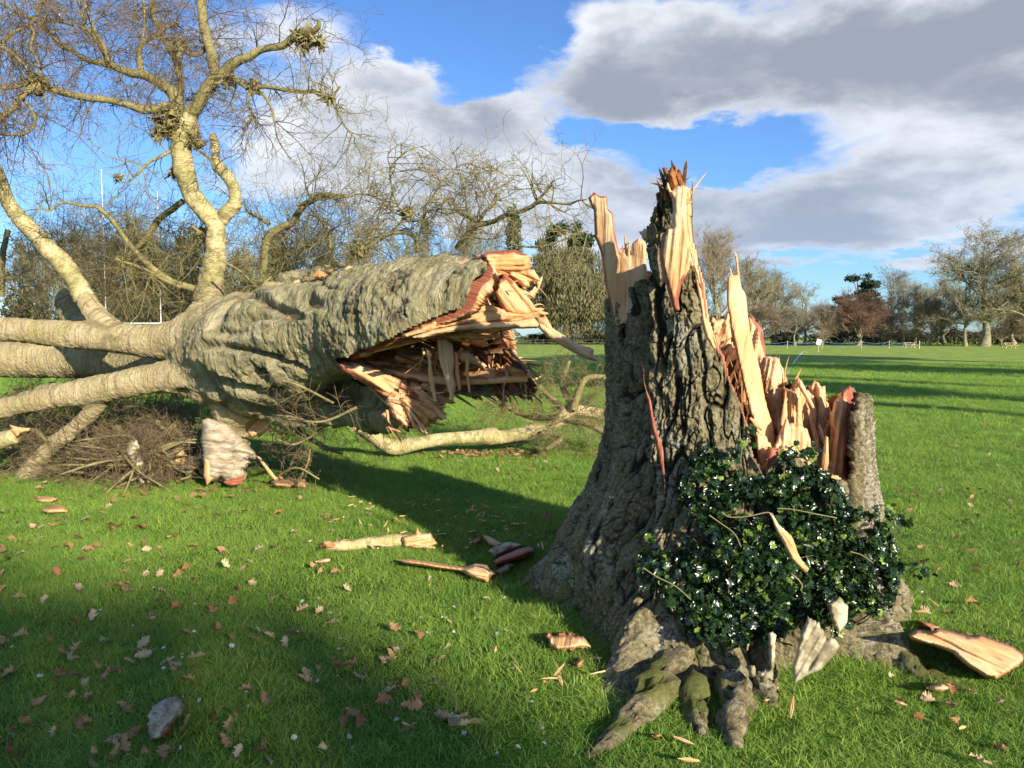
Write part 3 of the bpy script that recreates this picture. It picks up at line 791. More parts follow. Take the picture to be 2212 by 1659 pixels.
Vc, Fc, uvc, c1, c2, c3 = compact(Vt, Ft, np.concatenate([uvb, uvb]), *[np.concatenate([a, a]) for a in att])
mk('bark', Vc, Fc, M_OLD, stump, uvw=uvc, attrs={'crack': c1, 'pale': c2, 'moss': c3})

# the shell of wood under the bark
s2 = slice(78, NZ, 2)
TH, ZZ = TH[s2, ::2], ZZ[s2, ::2]; cxx, RR = stumpR(TH, ZZ); B0 = ring(RR); px_, py_ = proj(B0); fc = (np.cos(TH) * B0[..., 0] + np.sin(TH) * B0[..., 1]) < 0
uu2 = TH * .82; nz2, nt2 = TH.shape
lump2 = .045 * fbm(np.stack([uu2 * 2.2, ZZ * 1.4, 0 * uu2], -1), 3, 41)
jg = 12 * fbm(np.stack([uu2 * 26, ZZ * 2, 0 * uu2], -1), 3, 61)
WOODF = C4([(300, 3000), (300, 1000), (405, 640), (420, 600), (455, 640), (500, 620), (560, 640), (600, 480), (640, 440), (690, 250), (735, 185), (800, 160), (848, 180), (845, 330), (850, 420), (870, 480), (885, 570), (915, 660), (925, 760), (940, 850), (985, 960), (1030, 1030), (1060, 1150),
            (1100, 1230), (1130, 1300), (1165, 1400), (1185, 1500), (1200, 1560), (1260, 1600), (1300, 1510), (1350, 1500), (1450, 1540), (1520, 1600), (1700, 1660), (2300, 1760), (2600, 3000)])
kp = np.where(fc, inpoly(px_, py_ + jg * .6, WOODF), inpoly(px_, py_ + jg - 4, BACKP))
fr = .010 * (1 - 2 * np.abs(fbm(np.stack([uu2 * 34, ZZ * 2, 0 * uu2], -1), 3, 71)))
cl2 = np.exp(-((px_ - 1388) / 11) ** 2) * fc + 1.2 * sst(-(px_ - 1402), 0, 16) * fc
O2 = ring(RR + lump2 - .066 + fr - .12 * cl2); cav = .055 + .02 * fbm(np.stack([uu2 * 3, ZZ * 3, 0 * uu2], -1), 4, 73) + .35 * (1 - sst(ZZ, .2, .8))
I2 = ring(RR + lump2 - .066 - cav - .12 * cl2 + .02 * fbm(np.stack([uu2 * 20, ZZ * 5, 0 * uu2], -1), 3, 75))
I = np.arange(nz2 * nt2).reshape(nz2, nt2)
Q = np.stack([I[:-1, :], np.roll(I[:-1, :], -1, 1), np.roll(I[1:, :], -1, 1), I[1:, :]], -1).reshape(-1, 4)
Qk = Q[kp.ravel()[Q].all(1)]
Vt, Ft = thicken(O2.reshape(-1, 3), I2.reshape(-1, 3), Qk)
bd = polydist(px_.ravel(), py_.ravel(), np.array(BARKF)[3:52]); redo = np.clip(1.0 - bd / 16, 0, .9)
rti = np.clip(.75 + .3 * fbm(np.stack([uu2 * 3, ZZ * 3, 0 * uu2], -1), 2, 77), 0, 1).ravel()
uv2 = np.stack([uu2, ZZ, 0 * uu2], -1).reshape(-1, 3)
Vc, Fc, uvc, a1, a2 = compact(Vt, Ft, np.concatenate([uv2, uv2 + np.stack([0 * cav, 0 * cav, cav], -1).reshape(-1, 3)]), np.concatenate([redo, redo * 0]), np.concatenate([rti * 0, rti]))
mk('sapwood', Vc, Fc, M_WOOD, stump, uvw=uvc, attrs={'red': a1, 'rot': a2})


def dcyl(off, cx=1575, rad=.80):
    def f(px, py):
        x = (px - cx) / FPX * 4.0
        return SC[1] - np.sqrt(np.maximum(rad ** 2 - x ** 2, .01)) + off
    return f


SL = [
    ('torn_spike', [(345, 228), (360, 215), (380, 206), (400, 222), (440, 225), (446, 290), (470, 312), (480, 400), (497, 490), (505, 522), (530, 500), (541, 520), (546, 455), (556, 455), (560, 515), (566, 462), (600, 435), (640, 468), (640, 700), (592, 880), (480, 880), (438, 700), (425, 620), (418, 560), (408, 500), (395, 470), (378, 440), (374, 300), (350, 245)],
     dict(depth=4.53, th=.09, tilt=(-.0016, 0), redge=7, redside=180, fib=88, amp=.007)),
    ('splinter', [(600, 402), (618, 400), (628, 385), (638, 392), (655, 440), (640, 470), (622, 440)], dict(depth=4.2, th=.03, fib=60, amp=.006)),
    ('torn_spike', [(737, 182), (745, 150), (765, 190), (800, 165), (850, 182), (842, 260), (845, 330), (852, 420), (872, 490), (888, 575), (850, 612), (822, 655), (803, 740), (808, 796), (780, 812), (758, 740), (728, 640), (706, 520), (716, 430), (742, 392), (775, 370), (762, 335), (775, 300), (768, 230)],
     dict(depth=dcyl(.075), th=.10, redge=13, redside=200, fib=84, amp=.012)),
    ('splinter', [(888, 640), (903, 640), (925, 745), (938, 830), (962, 900), (992, 992), (972, 988), (940, 935), (922, 860), (912, 770)], dict(depth=dcyl(.03), th=.04, fib=75, amp=.004, step=3)),
    ('splinter', [(868, 470), (880, 520), (905, 610), (915, 680), (905, 660), (888, 600)], dict(depth=dcyl(.02), th=.015, fib=75, amp=.002, step=3)),
    ('rotten_wood', [(955, 860), (975, 832), (1000, 850), (1035, 845), (1045, 803), (1058, 812), (1075, 1000), (1130, 1200), (1150, 1360), (1100, 1330), (1040, 1160), (1000, 1020), (975, 960)], dict(depth=4.75, th=.16, rot=.42, fib=70, amp=.035, jag=3)),
    ('rotten_wood', [(1010, 1000), (1075, 960), (1110, 1060), (1160, 1260), (1190, 1420), (1170, 1440), (1120, 1380), (1070, 1240)], dict(depth=4.55, th=.14, rot=.95, red=.2, fib=70, amp=.04, jag=3)),
    ('heartwood', [(1150, 838), (1175, 828), (1205, 862), (1222, 900), (1238, 960), (1248, 1045), (1310, 1042), (1325, 1095), (1352, 1155), (1300, 1190), (1230, 1190), (1190, 1100), (1150, 950)], dict(depth=4.72, th=.14, rot=.1, redge=12, redside=20, fib=80, amp=.022)),
    ('torn_plank', [(1085, 495), (1098, 520), (1110, 620), (1120, 690), (1133, 705), (1145, 740), (1152, 830), (1165, 905), (1182, 1000), (1200, 1040), (1215, 1100), (1240, 1250), (1280, 1390), (1292, 1500), (1285, 1660), (1235, 1660), (1215, 1500), (1195, 1420), (1160, 1310), (1130, 1180), (1100, 1040), (1065, 880), (1045, 740), (1050, 640), (1065, 612), (1058, 590), (1066, 588), (1078, 625), (1100, 622), (1092, 560)],
     dict(depth=4.22, th=.065, tilt=(.0009, -.0003), fib=79, amp=.007, jag=1)),
    ('torn_plank', [(1205, 1050), (1250, 1030), (1312, 1048), (1352, 1160), (1290, 1200), (1245, 1230), (1225, 1160)], dict(depth=4.5, th=.12, fib=80, amp=.03, rot=.1)),
    ('heartwood', [(1235, 1200), (1290, 1172), (1345, 1190), (1350, 1260), (1335, 1340), (1325, 1420), (1300, 1440), (1280, 1400), (1250, 1300)], dict(depth=4.52, th=.16, rot=.45, fib=85, amp=.035, jag=3)),
    ('heartwood', [(1335, 1185), (1380, 1192), (1402, 1148), (1414, 1144), (1442, 1190), (1482, 1236), (1502, 1290), (1500, 1400), (1492, 1500), (1482, 1660), (1330, 1660), (1300, 1560), (1292, 1500), (1322, 1400), (1330, 1280)], dict(depth=4.38, th=.14, fib=86, amp=.030, jag=4)),
    ('heartwood', [(1455, 1185), (1490, 1160), (1520, 1172), (1545, 1182), (1546, 1250), (1562, 1282), (1562, 1400), (1552, 1560), (1560, 1660), (1490, 1660), (1488, 1500), (1490, 1290)], dict(depth=4.5, th=.16, fib=88, amp=.028, rot=.12, jag=3)),
    ('splinter', [(1330, 1280), (1345, 1208), (1354, 1330), (1334, 1400), (1314, 1380)], dict(depth=4.22, th=.03, fib=84, amp=.005, step=3)),
    ('splinter', [(1400, 1175), (1420, 1150), (1460, 1225), (1490, 1290), (1478, 1300), (1440, 1240)], dict(depth=4.2, th=.04, fib=-55, amp=.006, step=3)),
    ('torn_plank', [(1403, 1240), (1420, 1238), (1432, 1420), (1445, 1530), (1398, 1540), (1388, 1500)], dict(depth=4.2, th=.05, fib=88, amp=.007)),
    ('heartwood', [(1285, 1490), (1318, 1410), (1345, 1340), (1362, 1372), (1410, 1376), (1452, 1400), (1475, 1480), (1486, 1680), (1290, 1680)], dict(depth=4.12, th=.13, fib=88, amp=.016)),
    ('torn_plank', [(1180, 1400), (1200, 1412), (1242, 1440), (1282, 1500), (1292, 1640), (1230, 1690), (1205, 1560)], dict(depth=3.98, th=.10, fib=80, amp=.018)),
    ('splinter', [(1155, 1345), (1170, 1340), (1228, 1395), (1222, 1410), (1180, 1385)], dict(depth=3.95, th=.02, fib=-40, amp=.004, step=3)),
    ('torn_plank', [(1578, 1312), (1590, 1262), (1622, 1218), (1665, 1184), (1684, 1200), (1690, 1260), (1682, 1340), (1668, 1400), (1670, 1480), (1655, 1560), (1660, 1700), (1560, 1700), (1530, 1640), (1570, 1560), (1588, 1420), (1565, 1330)], dict(depth=4.18, th=.13, fib=84, amp=.02, redge=22, redside=0)),
    ('splinter', [(1518, 1680), (1528, 1560), (1545, 1440), (1558, 1450), (1566, 1560), (1585, 1680)], dict(depth=4.02, th=.05, fib=86, amp=.008)),
]
for nm, pts_, kw in SL: slab(nm, C4(pts_), parent=stump, **kw)
splinters('splinter_mass', 90, at(1752, 1000, 4.35), (.20, .14, .12), (.10, .28), .13, stump, 3)
splinters('splinter_mass', 50, at(1810, 1000, 4.4), (.05, .14, .14), (.08, .24), .10, stump, 4, rot=(0, .2))
splinters('splinter_mass', 60, at(1690, 960, 4.6), (.22, .2, .12), (.10, .3), .2, stump, 5, rot=(.3, .9))
splinters('splinter_mass', 110, at(1765, 985, 4.25), (.22, .12, .12), (.05, .20), .10, stump, 61, wd=(.006, .022))
splinters('splinter_mass', 50, at(1848, 960, 4.2), (.03, .08, .14), (.05, .16), .08, stump, 62, wd=(.006, .02))
splinters('splinter_mass', 60, at(1640, 860, 4.5), (.14, .10, .10), (.08, .25), .15, stump, 63, wd=(.003, .014), rot=(.1, .8))
slab('rotten_tip', C4([(712, 68), (724, 92), (738, 74), (750, 92), (768, 72), (778, 96), (786, 68), (800, 98), (812, 90), (820, 120), (835, 155), (848, 190), (800, 215), (748, 205), (742, 150), (728, 112)]), 3.87, .12, rot=1.3, parent=stump, fib=105, amp=.03, step=2.4, jag=3)
splinters('splinter_mass', 46, at(1456, 424, 3.86), (.045, .03, .03), (.05, .13), .16, stump, 6, wd=(.006, .016), rot=(1.1, 1.5), up=(-.22, 0, 1))
splinters('splinter_mass', 12, at(1475, 430, 3.84), (.04, .02, .03), (.03, .08), .15, stump, 16, wd=(.004, .012), rot=(0, .4))
splinters('splinter_mass', 30, at(1365, 560, 4.5), (.09, .02, .03), (.03, .10), .2, stump, 7, wd=(.004, .012), rot=(0, 0))
splinters('splinter_mass', 40, at(1568, 760, 4.8), (.14, .12, .05), (.04, .14), .3, stump, 8, rot=(.3, .8))
slab('red_sapwood_strip', C4([(620, 1060), (632, 1180), (660, 1250), (690, 1400), (725, 1500), (735, 1700), (715, 1600), (690, 1500), (668, 1400), (645, 1250), (628, 1180)]), dcyl(.028), .03, red=1, fib=80, step=3, amp=.004, parent=stump)

# ------------------------------------------------------------------ the fallen tree
ft0 = gnd(490, 1045); FT = empty('fallen_tree', ft0, 'huge fallen grey barked tree with torn orange break lying behind the upright stump', 'fallen tree')


def sk(rows_, sub=5):
    r = smooth_poly(np.array(rows_, float), sub); P = at(r[:, 0], r[:, 1], r[:, 3]); return P, r[:, 2] / FPX * r[:, 3]


BODY = [  # px, py, half width in px, depth ; smooth = how much cream bark it wears
    ([(345, 760, 20, 8.9), (400, 768, 52, 8.7), (470, 772, 98, 8.4), (560, 766, 134, 7.9), (640, 737, 124, 7.4), (720, 708, 108, 7.0), (800, 702, 126, 6.7), (880, 700, 140, 6.45), (960, 697, 150, 6.2), (1060, 692, 150, 5.95), (1140, 690, 150, 5.75)], 0),
    ([(540, 800, 70, 8.1), (600, 835, 55, 7.9), (660, 862, 46, 7.7), (720, 885, 38, 7.45), (790, 900, 32, 7.15), (850, 905, 26, 6.9)], 0),
    ([(580, 820, 60, 8.1), (660, 850, 58, 7.9), (740, 860, 50, 7.6), (810, 868, 44, 7.2), (850, 880, 36, 7.0)], 0),
    ([(500, 740, 70, 8.1), (520, 800, 62, 7.75), (560, 850, 46, 7.75), (610, 885, 32, 7.75), (690, 908, 22, 7.5)], 0),
    ([(610, 700, 70, 7.6), (640, 770, 60, 7.15), (665, 820, 36, 7.25), (690, 860, 24, 7.4)], 0),
    ([(620, 700, 96, 7.65), (540, 716, 90, 7.95), (470, 728, 76, 8.2), (410, 734, 58, 8.35), (370, 736, 46, 8.4), (309, 735, 37, 8.45), (172, 725, 31, 8.55), (0, 709, 27, 8.6), (-150, 698, 25, 8.6)], 1),
    ([(500, 785, 66, 8.6), (420, 785, 54, 9.0), (320, 782, 42, 9.8), (206, 780, 39, 10.3), (100, 778, 39, 10.6), (0, 777, 39, 10.7), (-150, 775, 38, 10.8)], .8),
    ([(620, 800, 84, 7.6), (560, 806, 80, 7.8), (500, 815, 68, 8.0), (440, 820, 52, 8.1), (400, 818, 44, 8.15), (360, 815, 36, 8.2), (292, 824, 32, 8.2), (206, 843, 29, 8.25), (103, 862, 24, 8.3), (0, 884, 21, 8.3), (-120, 905, 18, 8.3)], .9),
    ([(225, 850, 22, 8.3), (192, 896, 17, 8.35), (144, 938, 17, 8.4), (96, 980, 18, 8.5), (50, 1038, 20, 8.55)], .7),
    ([(520, 850, 74, 8.1), (505, 900, 50, 8.2), (500, 950, 44, 8.25), (497, 1000, 38, 8.3), (492, 1040, 32, 8.35)], .35),
    ([(440, 745, 70, 8.55), (446, 680, 38, 8.8), (454, 628, 26, 8.9), (458, 590, 23, 8.9)], .7),
    ([(255, 735, 36, 8.5), (215, 690, 24, 8.6), (190, 655, 20, 8.65), (172, 628, 18, 8.7)], 1),
    ([(215, 740, 30, 9.3), (175, 690, 34, 9.5), (150, 640, 30, 9.6)], .1),
    ([(200, 860, 24, 9.2), (120, 850, 26, 9.6), (40, 880, 24, 9.9)], .2),
    ([(600, 660, 60, 7.9), (640, 612, 34, 7.8), (700, 588, 22, 7.5)], 0),
]
G = Geo(); CAP = []
for rows_, sm in BODY:
    P, r = sk(rows_); G_sides = 20; tubes(G, [P], [r], sides=G_sides)
    # start cap
    n0 = G.n - len(P) * G_sides; G.F3.append(np.array([[n0, n0 + i + 1, n0 + i] for i in range(1, G_sides - 1)]))
    s0 = 0 if not CAP else 0
    L = np.concatenate([[0], np.cumsum(np.linalg.norm(np.diff(P, axis=0), axis=1))])
    for i in range(len(P) - 1): CAP.append((P[i], P[i + 1], r[i], r[i + 1], L[i], L[i + 1], sm))
tmp = G.build('body_cage', M_FALL)
rm = tmp.modifiers.new('r', 'REMESH'); rm.mode = 'VOXEL'; rm.voxel_size = .0155
dg = bpy.context.evaluated_depsgraph_get(); dg.update(); ev = tmp.evaluated_get(dg).to_mesh()
V = np.empty(len(ev.vertices) * 3, np.float32); ev.vertices.foreach_get('co', V); V = V.reshape(-1, 3).astype(float)
Fq = np.empty(len(ev.loops), np.int32); ev.loops.foreach_get('vertex_index', Fq)
Fq = Fq.reshape(-1, 4)
tmp.evaluated_get(dg).to_mesh_clear(); bpy.data.objects.remove(tmp)
E = np.unique(np.sort(np.concatenate([Fq[:, [0, 1]], Fq[:, [1, 2]], Fq[:, [2, 3]], Fq[:, [3, 0]]]), 1), axis=0)


def lap(V, it, lam=.5):
    deg = np.bincount(E.ravel(), minlength=len(V))[:, None]
    for _ in range(it):
        A = np.stack([np.bincount(E[:, 0], V[E[:, 1], k], len(V)) + np.bincount(E[:, 1], V[E[:, 0], k], len(V)) for k in range(V.shape[1])], -1)
        V = V * (1 - lam) + lam * A / np.maximum(deg, 1)
    return V


def normals(V, Q):
    nrm = np.cross(V[Q[:, 2]] - V[Q[:, 0]], V[Q[:, 3]] - V[Q[:, 1]]); N = np.zeros_like(V)
    for k in range(4):
        for c in range(3): N[:, c] += np.bincount(Q[:, k], nrm[:, c], len(V))
    return N / (np.linalg.norm(N, axis=1, keepdims=True) + 1e-12)


V = lap(V, 14, .6)
best = np.full(len(V), 1e9); su = np.zeros(len(V)); sv = np.zeros(len(V)); smo = np.zeros(len(V)); wsum = np.zeros(len(V))
for a, b, ra, rb, la, lb, sm in CAP:
    d = b - a; L2 = d @ d; t = np.clip(((V - a) @ d) / L2, 0, 1); q = V - a - t[:, None] * d; dist = np.linalg.norm(q, axis=1); rr = ra + (rb - ra) * t
    sc = dist / rr; wt = np.exp(-np.maximum(dist - rr, 0) / .06) / rr; smo += wt * sm; wsum += wt
    dn_ = d / math.sqrt(L2); A = np.cross(dn_, [0, 0, 1.0]); A /= np.linalg.norm(A); Bv = np.cross(dn_, A)
    ang = np.arctan2(q @ A, q @ Bv); m_ = sc < best
    best = np.where(m_, sc, best); su = np.where(m_, la + (lb - la) * t, su); sv = np.where(m_, ang * np.minimum(rr, .5), sv)
smo = smo / wsum
uv = lap(np.stack([su, sv], -1), 6); su, sv = uv.T
N = normals(V, Fq); pV, qV = proj(V)
C = np.stack([sv, su, 0 * su], -1)
big = fbm(V * 1.7, 4, 101); mid = fbm(V * 5.5, 4, 102)
st1 = fbm(np.stack([sv * 2.0, su * 22 + 2.2 * fbm(V * 1.6, 2, 108), 0 * su], -1), 3, 103)
oldm = .8 * np.clip(sst(fbm(V * 2.4, 3, 104), .05, .35) + .5 * sst(V[:, 2], 1.9, 2.3) * sst(pV, 560, 700), 0, 1) * (1 - smo) * (1 - .45 * sst(qV, 690, 800))
f1, f2 = worley(V * 13, 105); cr = 1 - sst(f2 - f1, 0, .22)
fl = sst(pV, 380, 450) * (1 - sst(pV, 620, 760))
rib = np.abs(fbm(np.stack([V[:, 2] * 2.6 + .9 * V[:, 0] * .5, V[:, 0] * .55, V[:, 1] * .6], -1), 2, 107))
ter2 = np.round(fbm(np.stack([sv * 5, su * 13, 0 * su], -1), 3, 131) * 7) / 7
fk = fbm(V * np.array([20, 20, 20]) + 1.5 * fbm(V * 7, 2, 5)[:, None], 3, 137)
D = .010 * ter2 * (1 - .7 * smo) + .015 * np.abs(fk) * (1 - .5 * smo) + .010 * fbm(V * 42, 2, 133) + (.075 * big + .040 * mid) * (1 - .80 * smo) + .010 * st1 * (1 - .4 * smo) + oldm * (.022 * fbm(V * 28, 3, 106) - .020 * cr) + .020 * smo * fbm(V * 4, 3, 109) - .085 * (1 - sst(rib, 0, .09)) * (1 - .5 * smo) * fl
holes = 0
for hx, hy, hr, hd in ((672, 655, 20, .10), (560, 812, 17, .16), (600, 850, 22, .12), (745, 850, 45, .14), (390, 850, 16, .10), (1035, 585, 10, .06), (480, 880, 14, .06)):
    k = np.exp(-(((pV - hx) / hr) ** 2 + ((qV - hy) / (hr * .6)) ** 2)); D = D - hd * k * (V[:, 1] < 8.9); holes = holes + k
V = V + N * D[:, None]
jx = 14 * fbm(np.stack([V[:, 0] * 5, V[:, 2] * 9, V[:, 1] * 5], -1), 3, 111)
facing = (N * (V - np.array([0, 0, CAMH]))).sum(1) < 0
LIPS = [(1005, 300), (1005, 530), (1024, 545), (1045, 560), (1052, 588), (1030, 611), (1003, 665), (943, 685), (893, 709), (859, 729), (774, 763), (726, 776), (723, 781), (740, 804), (774, 827), (815, 848), (842, 861), (849, 900), (870, 932)]
BF = [(-900, 300)] + LIPS + [(800, 1500), (-900, 1500)]
BBK = [(-900, 200), (1075, 200), (1100, 600), (1090, 700), (1110, 760), (1140, 850), (1150, 1500), (-900, 1500)]
kv = np.where(facing, inpoly(pV + jx, qV + jx * .4, BF), inpoly(pV + jx, qV, BBK))
kv |= V[:, 1] > 7.9
crk = np.clip(cr * oldm * .8 + .45 * (1 - sst(rib, 0, .05)) * (1 - smo) * fl + np.clip(holes, 0, 1) * .5 + .5 * sst(-st1, .25, .5) * (1 - smo), 0, 1)
Vc, Fc, uc, a1, a2, a3 = compact(V, Fq[kv[Fq].all(1)], C, smo, oldm, crk)
mk('bark', Vc, Fc, M_FALL, FT, uvw=uc, attrs={'pale': a1, 'old': a2, 'crack': a3})

# inner shell of wood at the break
r = smooth_poly(np.array([(640, 735, 116, 7.4), (720, 708, 110, 7.0), (800, 702, 126, 6.7), (880, 700, 140, 6.45), (960, 697, 150, 6.2), (1060, 692, 150, 5.95), (1175, 688, 150, 5.68)], float), 46)
P = at(r[:, 0], r[:, 1], r[:, 3]); rad = r[:, 2] / FPX * r[:, 3]; T = np.gradient(P, axis=0); T /= np.linalg.norm(T, axis=1, keepdims=True)
A = np.cross(T, [0, 0, 1.0]); A /= np.linalg.norm(A, axis=1, keepdims=True); Bv = np.cross(T, A); na = 440; ph = np.arange(na) * 2 * math.pi / na
L = np.concatenate([[0], np.cumsum(np.linalg.norm(np.diff(P, axis=0), axis=1))])
CYL = np.stack([np.repeat(np.cos(ph)[None], len(P), 0), np.repeat(np.sin(ph)[None], len(P), 0), np.repeat(L[:, None], na, 1)], -1)


def rg(k): return P[:, None] + k[..., None] * (np.cos(ph)[None, :, None] * A[:, None] + np.sin(ph)[None, :, None] * Bv[:, None])


fbw = .020 * (1 - 2 * np.abs(fbm(CYL * np.array([7, 7, .9]), 3, 121))) + .03 * fbm(CYL * np.array([2, 2, 1.2]), 3, 122)
Ro = rad[:, None] * np.interp(np.linspace(0, 1, len(P)), [0, .45, .7], [.78, .83, .91])[:, None] - .01 + fbw * .3; closing = 1 - .85 * sst(np.linspace(1, 0, len(P)), .72, 1.0)[:, None]
Ri = (rad[:, None] - .15 - .06 * fbm(CYL * np.array([3, 3, 1.5]), 3, 124)) * closing + fbw * 1.3
O = rg(Ro); Ii = rg(np.minimum(Ri, Ro - .015)); po, qo = proj(O)
n_ = O - P[:, None]; fcg = (n_ * (O - np.array([0, 0, CAMH]))).sum(-1) < 0
j = 16 * fbm(CYL * np.array([9, 9, 1.0]), 3, 123)
LW = [(1060, 300), (1060, 545), (1072, 590), (1045, 622), (1022, 676), (955, 700), (905, 722), (872, 740), (780, 772), (738, 781), (735, 785), (752, 800), (784, 822), (825, 842), (860, 858), (880, 900), (905, 940)]
kf = np.where(fcg, inpoly(po + j, qo + j * .3, [(-900, 300)] + LW + [(900, 1500), (-900, 1500)]), inpoly(po + j, qo, [(-900, 200), (1120, 200), (1140, 600), (1100, 700), (1115, 760), (1150, 850), (1120, 1500), (-900, 1500)]))
I = np.arange(O.shape[0] * na).reshape(-1, na); Q = np.stack([I[:-1], np.roll(I[:-1], -1, 1), np.roll(I[1:], -1, 1), I[1:]], -1).reshape(-1, 4)
Qk = Q[kf.ravel()[Q].all(1)]
Vt, Ft = thicken(O.reshape(-1, 3), Ii.reshape(-1, 3), Qk)
bd = polydist(po.ravel(), qo.ravel(), np.array(LIPS)); redo = np.clip(1.25 - bd / 20, 0, 1)
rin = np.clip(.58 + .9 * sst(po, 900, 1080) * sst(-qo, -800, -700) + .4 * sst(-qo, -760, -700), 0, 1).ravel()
uvw_ = np.stack([(ph[None] * rad[:, None]), np.repeat(L[:, None], na, 1), 0 * Ro], -1).reshape(-1, 3)
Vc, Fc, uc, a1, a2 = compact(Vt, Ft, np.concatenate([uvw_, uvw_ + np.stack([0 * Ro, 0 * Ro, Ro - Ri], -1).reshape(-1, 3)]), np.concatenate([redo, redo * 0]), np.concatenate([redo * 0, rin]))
mk('sapwood', Vc, Fc, M_WOOD, FT, uvw=uc, attrs={'red': a1, 'rot': a2})

